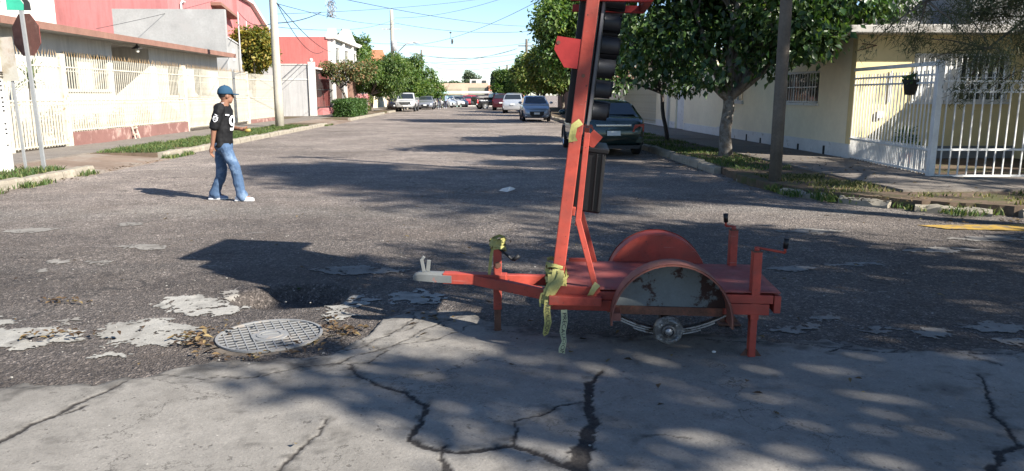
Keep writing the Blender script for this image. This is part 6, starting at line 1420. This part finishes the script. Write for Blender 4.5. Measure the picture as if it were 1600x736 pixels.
        MB().ngon([SL(a, b_, .006) for a, b_ in ((-.02, -.058), (.022, -.068), (.03, -.062), (-.005, -.05))]).build('small_print', WPR, jr)
        s0 = J['shR']+up*.088+l*.03; 
        for k in range(2): MB().box(s0+f*(-.025+.05*k)+l*.012+up*.004, (.036, .06, .006), math.atan2(f.y, f.x)).build('shoulder_number', WPR, jr)
    return t
Y_ = 11.4
def jp(px, py, dy=0.0): return aty(px, py, Y_+dy)
J = dict(head=jp(353, 149, .0), neck=jp(349, 165), chest=jp(347, 180), pelvis=jp(349, 225), hem=jp(348, 229),
 shR=jp(343, 171, -.17), elR=jp(334, 201, -.22), wrR=jp(332, 226, -.20), handR=jp(328, 246, -.18), curlR=.75,
 shL=jp(353, 170, .17), elL=jp(352, 198, .24), wrL=jp(373, 201, .12), handL=jp(387, 203, .06), curlL=.95,
 hipR=jp(352, 234, -.09), knR=jp(369, 266, -.10), anR=jp(376, 303, -.10), toeR=Vector((1, -.1, 0)), hipL=jp(346, 234, .09), knL=jp(346, 272, .10), anL=jp(335, 303, .10), toeL=Vector((1, .05, 0)))
for s_, dz in (('R', 0), ('L', 0)): J['an'+s_].z = .085
man = person('person', 'man in blue cap, black football jersey and jeans walking across the street', (-3.8, 11.4, 0), J, (.99, -.10, 0), (.80, .60, 0), (SKIN, JERS, DENIM, HAIR, SHOE, SHOE_SHADED), CAPB, .0085, True)
o = MB(); c = J['handL']; o.tube([c+Vector((-.03, -.03, -.015)), c+Vector((.05, -.03, .0))], [.028, .022], 10); tag(o.build('snack', M('yellow_wrapper', (.30, .22, .05), .4, .2, 10), smooth=True), 'small yellow snack held in the walking man\'s hand', 'snack')
o = jp(385, 205, .05)
def stand(x, y, yaw, h=1.7):
    f = Vector((math.cos(yaw), math.sin(yaw), 0)); l = Vector((-f.y, f.x, 0)); k = h/1.75; b = Vector((x, y, 0)); U = lambda a, c, z: b+f*a*k+l*c*k+Vector((0, 0, z*k))
    D = dict(head=U(.03, 0, 1.60), neck=U(0, 0, 1.47), chest=U(0, 0, 1.28), pelvis=U(0, 0, .92), hem=U(0, 0, .86))
    for s_, q in (('R', -1), ('L', 1)):
        D['sh'+s_] = U(0, .19*q, 1.41); D['el'+s_] = U(-.03, .25*q, 1.12); D['wr'+s_] = U(.05, .25*q, .88); D['hand'+s_] = U(.08, .24*q, .71); D['hip'+s_] = U(0, .09*q, .90); D['kn'+s_] = U(.02, .11*q, .48); D['an'+s_] = U(-.02, .12*q, .085); D['an'+s_].z = .085; D['toe'+s_] = f.copy()
    return D, f
for x, y, yaw, tc, lb in ((-4.75, 88, -1.2, (.03, .03, .06), 'far pedestrian in dark clothes beside the silver hatchback'), (-4.1, 90, -1.9, (.22, .30, .42), 'far pedestrian in a light blue shirt beside the silver hatchback')):
    D, f = stand(x, y, yaw); person('person', lb, (x, y, 0), D, f, f, (SKIN, M('far_top_%g' % tc[0], tc, .85), M('far_trousers', (.05, .055, .08), .9), HAIR, SHOE, SHOE), None, .02, False, 'pedestrians far down the street')
# ================================================================== cars
def paint(name, col, metal=.3, rough=.3):
    return M(name, col, rough, .04, 3, metal, 0, 50, None, spec=.5, coat=.6)
CHR = M('chrome', (.5, .5, .5), .25, .1, 5, .9, 0); TRIM = M('black_trim', (.02, .02, .021), .55, .1, 5); PLATE = M('plate_white', (.65, .65, .62), .6); HEADL = glassmat('headlight', (.45, .47, .48), .12); TAIL = glassmat('taillight', (.30, .012, .012), .15); AMB = M('amber_lamp', (.5, .2, .02), .3)
KIND = {
 'sedan': dict(st=[(-2.24, .36, .72, .66), (-2.18, .27, .90, .78), (-2.0, .22, 1.0, .84), (-1.5, .2, 1.02, .87), (-.6, .19, .97, .88), (.8, .19, .94, .88), (1.3, .19, .91, .87), (1.9, .2, .80, .83), (2.15, .24, .70, .75), (2.24, .32, .58, .64)], cab=[(-1.85, 1.0), (-1.15, 1.38), (-.4, 1.44), (.25, 1.41), (1.15, .96)], wx=(-1.3, 1.38), r=.31, belt=.97),
 'hatch': dict(st=[(-1.85, .4, .80, .70), (-1.8, .28, .98, .80), (-1.5, .22, 1.02, .84), (-.6, .2, 1.0, .85), (.7, .2, .97, .85), (1.1, .2, .95, .84), (1.6, .2, .86, .80), (1.86, .24, .76, .72), (1.93, .32, .62, .60)], cab=[(-1.78, 1.05), (-1.45, 1.42), (-.5, 1.52), (.15, 1.48), (1.1, .98)], wx=(-1.2, 1.22), r=.30, belt=1.0),
 'suv': dict(st=[(-2.2, .45, .9, .76), (-2.15, .34, 1.06, .86), (-1.7, .28, 1.1, .90), (-.6, .26, 1.08, .91), (.8, .26, 1.06, .91), (1.2, .26, 1.04, .90), (1.9, .28, .96, .86), (2.15, .32, .86, .78), (2.22, .4, .7, .68)], cab=[(-2.1, 1.12), (-1.85, 1.62), (-.6, 1.72), (.2, 1.66), (1.1, 1.07)], wx=(-1.3, 1.35), r=.36, belt=1.08),
 'pickup': dict(st=[(-2.6, .5, 1.0, .86), (-2.55, .45, 1.06, .90), (-2.0, .42, 1.08, .92), (-.5, .4, 1.08, .93), (.9, .4, 1.08, .93), (1.4, .4, 1.08, .92), (2.2, .42, 1.03, .90), (2.5, .42, .98, .87), (2.56, .48, .8, .82)], cab=[(-.55, 1.1), (-.48, 1.70), (.1, 1.76), (.55, 1.70), (1.15, 1.1)], wx=(-1.55, 1.6), r=.36, belt=1.08)}
def car(name, label, kind, loc, yaw, pm, group='parked cars along the street', bars=False):
    K = KIND[kind]; t = thing(name, label, 'pickup' if kind == 'pickup' else 'car', (0, 0, 0), group); b = MB(); rings = []
    for x, zb, zt, w_ in K['st']:
        h_ = [(0, zb), (w_*.85, zb), (w_*.97, zb+.12), (w_, (zb+zt)/2), (w_*.985, zt-.12), (w_*.93, zt-.03), (w_*.80, zt), (0, zt+.012)]
        rings.append([(x, y, z) for y, z in h_]+[(x, -y, z) for y, z in h_[-2:0:-1]])
    b.loft(rings); body = b.build('body', pm, t, auto=42)
    C = K['cab']; belt = K['belt']; wm = max(s_[3] for s_ in K['st']); cb = MB(); rings = []; top = max(z for x, z in C)
    for x, z in C:
        q = (z-belt)/(top-belt); wt = wm*(.92-.20*max(q, 0)); h_ = [(wm*.93, belt-.08), (wm*.92, belt), (wt+.01, max(z-.07, belt+.001)), (wt*.9, max(z-.01, belt+.002)), (0, z+.01)]
        rings.append([(x, y, zz) for y, zz in h_]+[(x, -y, zz) for y, zz in h_[-2::-1]])
    cb.loft(rings); cab = cb.build('cabin', pm, t, auto=50)
    def wtop(z): return wm*(.92-.20*max((z-belt)/(top-belt), 0))
    # glass
    (x0, z0), (x1, z1), (xm, zm), (x2, z2), (x3, z3) = C
    def lerp(a, b_, q): return a+(b_-a)*q
    def screen(xa, za, xb, zb, nm, sg):
        q0, q1 = .14, .90; A = (lerp(xa, xb, q0), lerp(za, zb, q0)); B = (lerp(xa, xb, q1), lerp(za, zb, q1)); o_ = .012*sg
        MB().prism([(-1, 0), (1, 0), (1, 1), (-1, 1)], lambda a, c, d_: (lerp(A[0], B[0], c)+o_+d_*sg, a*(wtop(lerp(A[1], B[1], c))-.10), lerp(A[1], B[1], c)+.012+d_), 0, .004).build(nm, GLS, cab)
    screen(x3, z3, x2, z2, 'windscreen', 1); screen(x0, z0, x1, z1, 'rear_window', -1)
    for s_ in (-1, 1):
        zb_, zt_ = belt+.05, top-.14
        xf0, xf1 = lerp(x3, x2, (zb_-z3)/(z2-z3))-.10, lerp(x3, x2, (zt_-z3)/(z2-z3))-.06; xr0, xr1 = lerp(x0, x1, (zb_-z0)/(z1-z0))+.14, lerp(x0, x1, (zt_-z0)/(z1-z0))+.10
        mid = [(xr0+xf0)/2] if kind != 'pickup' else []
        xs_ = [xr0]+mid+[xf0]; xt_ = [xr1]+[m_ for m_ in mid]+[xf1]
        for k in range(len(xs_)-1):
            e = .035 if mid else 0
            pts = [(xs_[k]+(e if k else 0), zb_), (xs_[k+1]-(e if k < len(xs_)-2 else 0), zb_), (xt_[k+1]-(e if k < len(xs_)-2 else 0), zt_), (xt_[k]+(e if k else 0), zt_)]
            MB().prism(pts, lambda a, c, d_: (a, s_*(wtop(c+.03)+.008+d_), c), 0, .004).build('side_window', GLS, cab)
    # wheels
    for wx in K['wx']:
        for s_ in (-1, 1):
            wy = s_*(wm-.10); r_ = K['r']; nb = (Vector((1, 0, 0)), Vector((0, 0, 1)), Vector((0, s_, 0)))
            MB().lathe([(r_+.055, -.15), (r_+.055, .118), (r_+.02, .118)], (wx, wy, r_+.02), n=22, a0=R(-8), a1=R(188), basis=nb).build('wheel_arch', TRIM, t)
            wh = MB().lathe([(r_*.62, -.1), (r_*.9, -.1), (r_, -.07), (r_, .07), (r_*.92, .098), (r_*.66, .10), (r_*.64, .06)], (wx, wy, r_), n=26, basis=nb).build('wheel', RUBB, t, smooth=True)
            MB().lathe([(0, .075), (.07, .08), (r_*.3, .06), (r_*.58, .07), (r_*.66, .092), (r_*.64, .05), (0, .045)], (wx, wy, r_), n=20, basis=nb).build('rim', CHR, wh, auto=30)
    xf = K['st'][-1][0]; xr = K['st'][0][0]; zt = K['st'][-2][2]; wf_ = K['st'][-2][3]; wr_ = K['st'][1][3]; zr = K['st'][1][2]; big = kind in ('suv', 'pickup')
    for s_ in (-1, 1):
        MB().prism([(wf_*.52, zt-.19), (wf_*1.02, zt-.14), (wf_*1.04, zt-.03), (wf_*.6, zt-.07)] if not kind == 'pickup' else [(wf_*.62, zt-.27), (wf_*.98, zt-.27), (wf_*.98, zt-.08), (wf_*.62, zt-.08)], lambda a, c, d_: (d_-max(a-wf_*.5, 0)*.42+(.02 if kind != 'pickup' else .14), s_*a, c), xf-.16, xf-.02).build('headlight', HEADL, t)
        MB().prism([(wr_*.62, zr-.26), (wr_*1.02, zr-.26), (wr_*1.03, zr-.06), (wr_*.7, zr-.08)] if not big else [(wr_*.84, zr-.42), (wr_*1.01, zr-.42), (wr_*1.01, zr-.02), (wr_*.84, zr-.02)], lambda a, c, d_: (d_+max(a-wr_*.6, 0)*.25, s_*a, c), xr-.02, xr+.14).build('taillight', TAIL, t)
        m_ = MB().ell((x3-.25, s_*(wm+.09), belt+.10), (.07, .11, .075), 10, 8).build('mirror', pm if not big else TRIM, t, smooth=True)
        MB().tube([(-.15, s_*(wm*.985), belt-.14), (-.02, s_*(wm*.995), belt-.14)], .016, 6).build('door_handle', TRIM if big else pm, t)
    gz0, gz1 = (zt-.40, zt-.16) if not kind == 'pickup' else (zt-.27, zt-.08)
    gr = MB().prism([(-wf_*.55, gz0+.04), (-wf_*.38, gz0-.06), (wf_*.38, gz0-.06), (wf_*.55, gz0+.04), (wf_*.6, gz1), (-wf_*.6, gz1)], lambda a, c, d_: (d_, a, c), xf-.2, xf+.012).build('grille', TRIM, t)
    for k in range(4): MB().bb(xf+.012, xf+.022, -wf_*.5, wf_*.5, gz0+.01+.045*k, gz0+.022+.045*k).build('grille_slat', CHR if kind == 'pickup' else TRIM, gr)
    MB().prism([(-wf_*.98, .30 if not big else .46), (wf_*.98, .30 if not big else .46), (wf_*.98, .42 if not big else .62), (-wf_*.98, .42 if not big else .62)], lambda a, c, d_: (d_-abs(a)*.10, a, c), xf-.15, xf+.05).build('front_bumper', pm if not kind == 'pickup' else CHR, t, bevel=.02)
    MB().bb(xf+.05, xf+.06, -.17, .17, .42 if not big else .50, .54 if not big else .62).build('plate', PLATE, t)
    MB().prism([(-wr_*.98, .34), (wr_*.98, .34), (wr_*.98, .52), (-wr_*.98, .52)] if not big else [(-wr_*.98, .46), (wr_*.98, .46), (wr_*.98, .64), (-wr_*.98, .64)], lambda a, c, d_: (d_+abs(a)*.08, a, c), xr-.06, xr+.1).build('rear_bumper', pm if not kind == 'pickup' else CHR, t, bevel=.03)
    MB().bb(xr-.075, xr-.062, -.17, .17, .55 if not big else .72, .67 if not big else .84).build('plate', PLATE, t)
    if kind == 'sedan':
        MB().bb(xr-.035, xr-.02, -.45, .45, zr-.12, zr-.07).build('trunk_trim', CHR, t, bevel=.01); MB().prism([(-.7, .30), (.7, .30), (.66, .22), (-.66, .22)], lambda a, c, d_: (d_, a, c), xr-.05, xr+.12).build('valance', TRIM, t)
    if kind == 'pickup':
        bd = MB(); z = 1.095; bd.bb(-2.45, -.62, -.78, .78, z, z+.006); bd.build('bed_floor', TRIM, t); 
        for s_ in (-1, 1): MB().bb(-2.58, -.6, s_*.84-.045, s_*.84+.045, 1.05, 1.30).build('bed_side', pm, t, bevel=.015)
        MB().bb(-2.60, -2.53, -.79, .79, 1.0, 1.30).build('tailgate', pm, t, bevel=.015)
    if bars:
        for s_ in (-1, 1): MB().tube([(-1.2, s_*.55, top+.05), (.2, s_*.55, top+.05)], .02, 6).build('roof_rail', CHR, t)
    t.location = loc; t.rotation_euler[2] = yaw; return t
PI = math.pi; FR = -PI/2; RE = PI/2
car('sedan', 'dark green sedan parked under the big tree, seen from behind', 'sedan', (3.38, 21.3, 0), RE, paint('green_paint', (.008, .024, .022), .4, .25))
car('hatchback', 'silver-blue hatchback facing the camera on the right side', 'hatch', (3.35, 46.6, 0), FR, paint('silver_blue_paint', (.28, .33, .40), .5, .3))
car('sport_utility', 'silver sport utility seen from behind beyond the hatchback', 'suv', (3.0, 66, 0), RE-.12, paint('silver_paint', (.48, .50, .52), .5, .3))
car('wagon', 'dark red wagon beyond the silver sport utility', 'suv', (2.3, 78, 0), RE-.1, paint('maroon_paint', (.07, .012, .018), .3, .3))
car('pickup_truck', 'black pickup parked at an angle at the far right', 'pickup', (1.7, 84, 0), PI*.12, paint('black_paint', (.012, .012, .014), .2, .3))
car('pickup_truck', 'white pickup facing the camera on the left side', 'pickup', (-7.0, 73.5, 0), FR, paint('white_paint', (.42, .42, .41), .1, .35))
car('sedan', 'grey sedan behind the white pickup on the left', 'sedan', (-5.9, 84, 0), FR, paint('gray_paint', (.24, .25, .27), .5, .3))
car('van', 'white van behind the grey sedan on the left', 'suv', (-5.6, 92.5, 0), FR, paint('white_paint', (.62, .62, .60)), bars=True)
car('hatchback', 'silver hatchback turned sideways at the far left end', 'hatch', (-4.9, 93.2, 0), R(-28), paint('silver_paint', (.48, .50, .52)))
car('sedan', 'white sedan in front of the mint stall at the far end', 'sedan', (-3.0, 99, 0), FR+.4, paint('white_paint', (.62, .62, .60)))
car('hatchback', 'red hatchback in front of the white stall at the far end', 'hatch', (-.9, 101, 0), R(15), paint('red_car_paint', (.3, .025, .04), .2, .3))
car('hatchback', 'dark vehicle behind the white pickup at the kerb', 'hatch', (-8.6, 79.5, 0), FR, paint('black_paint', (.012, .012, .014)))
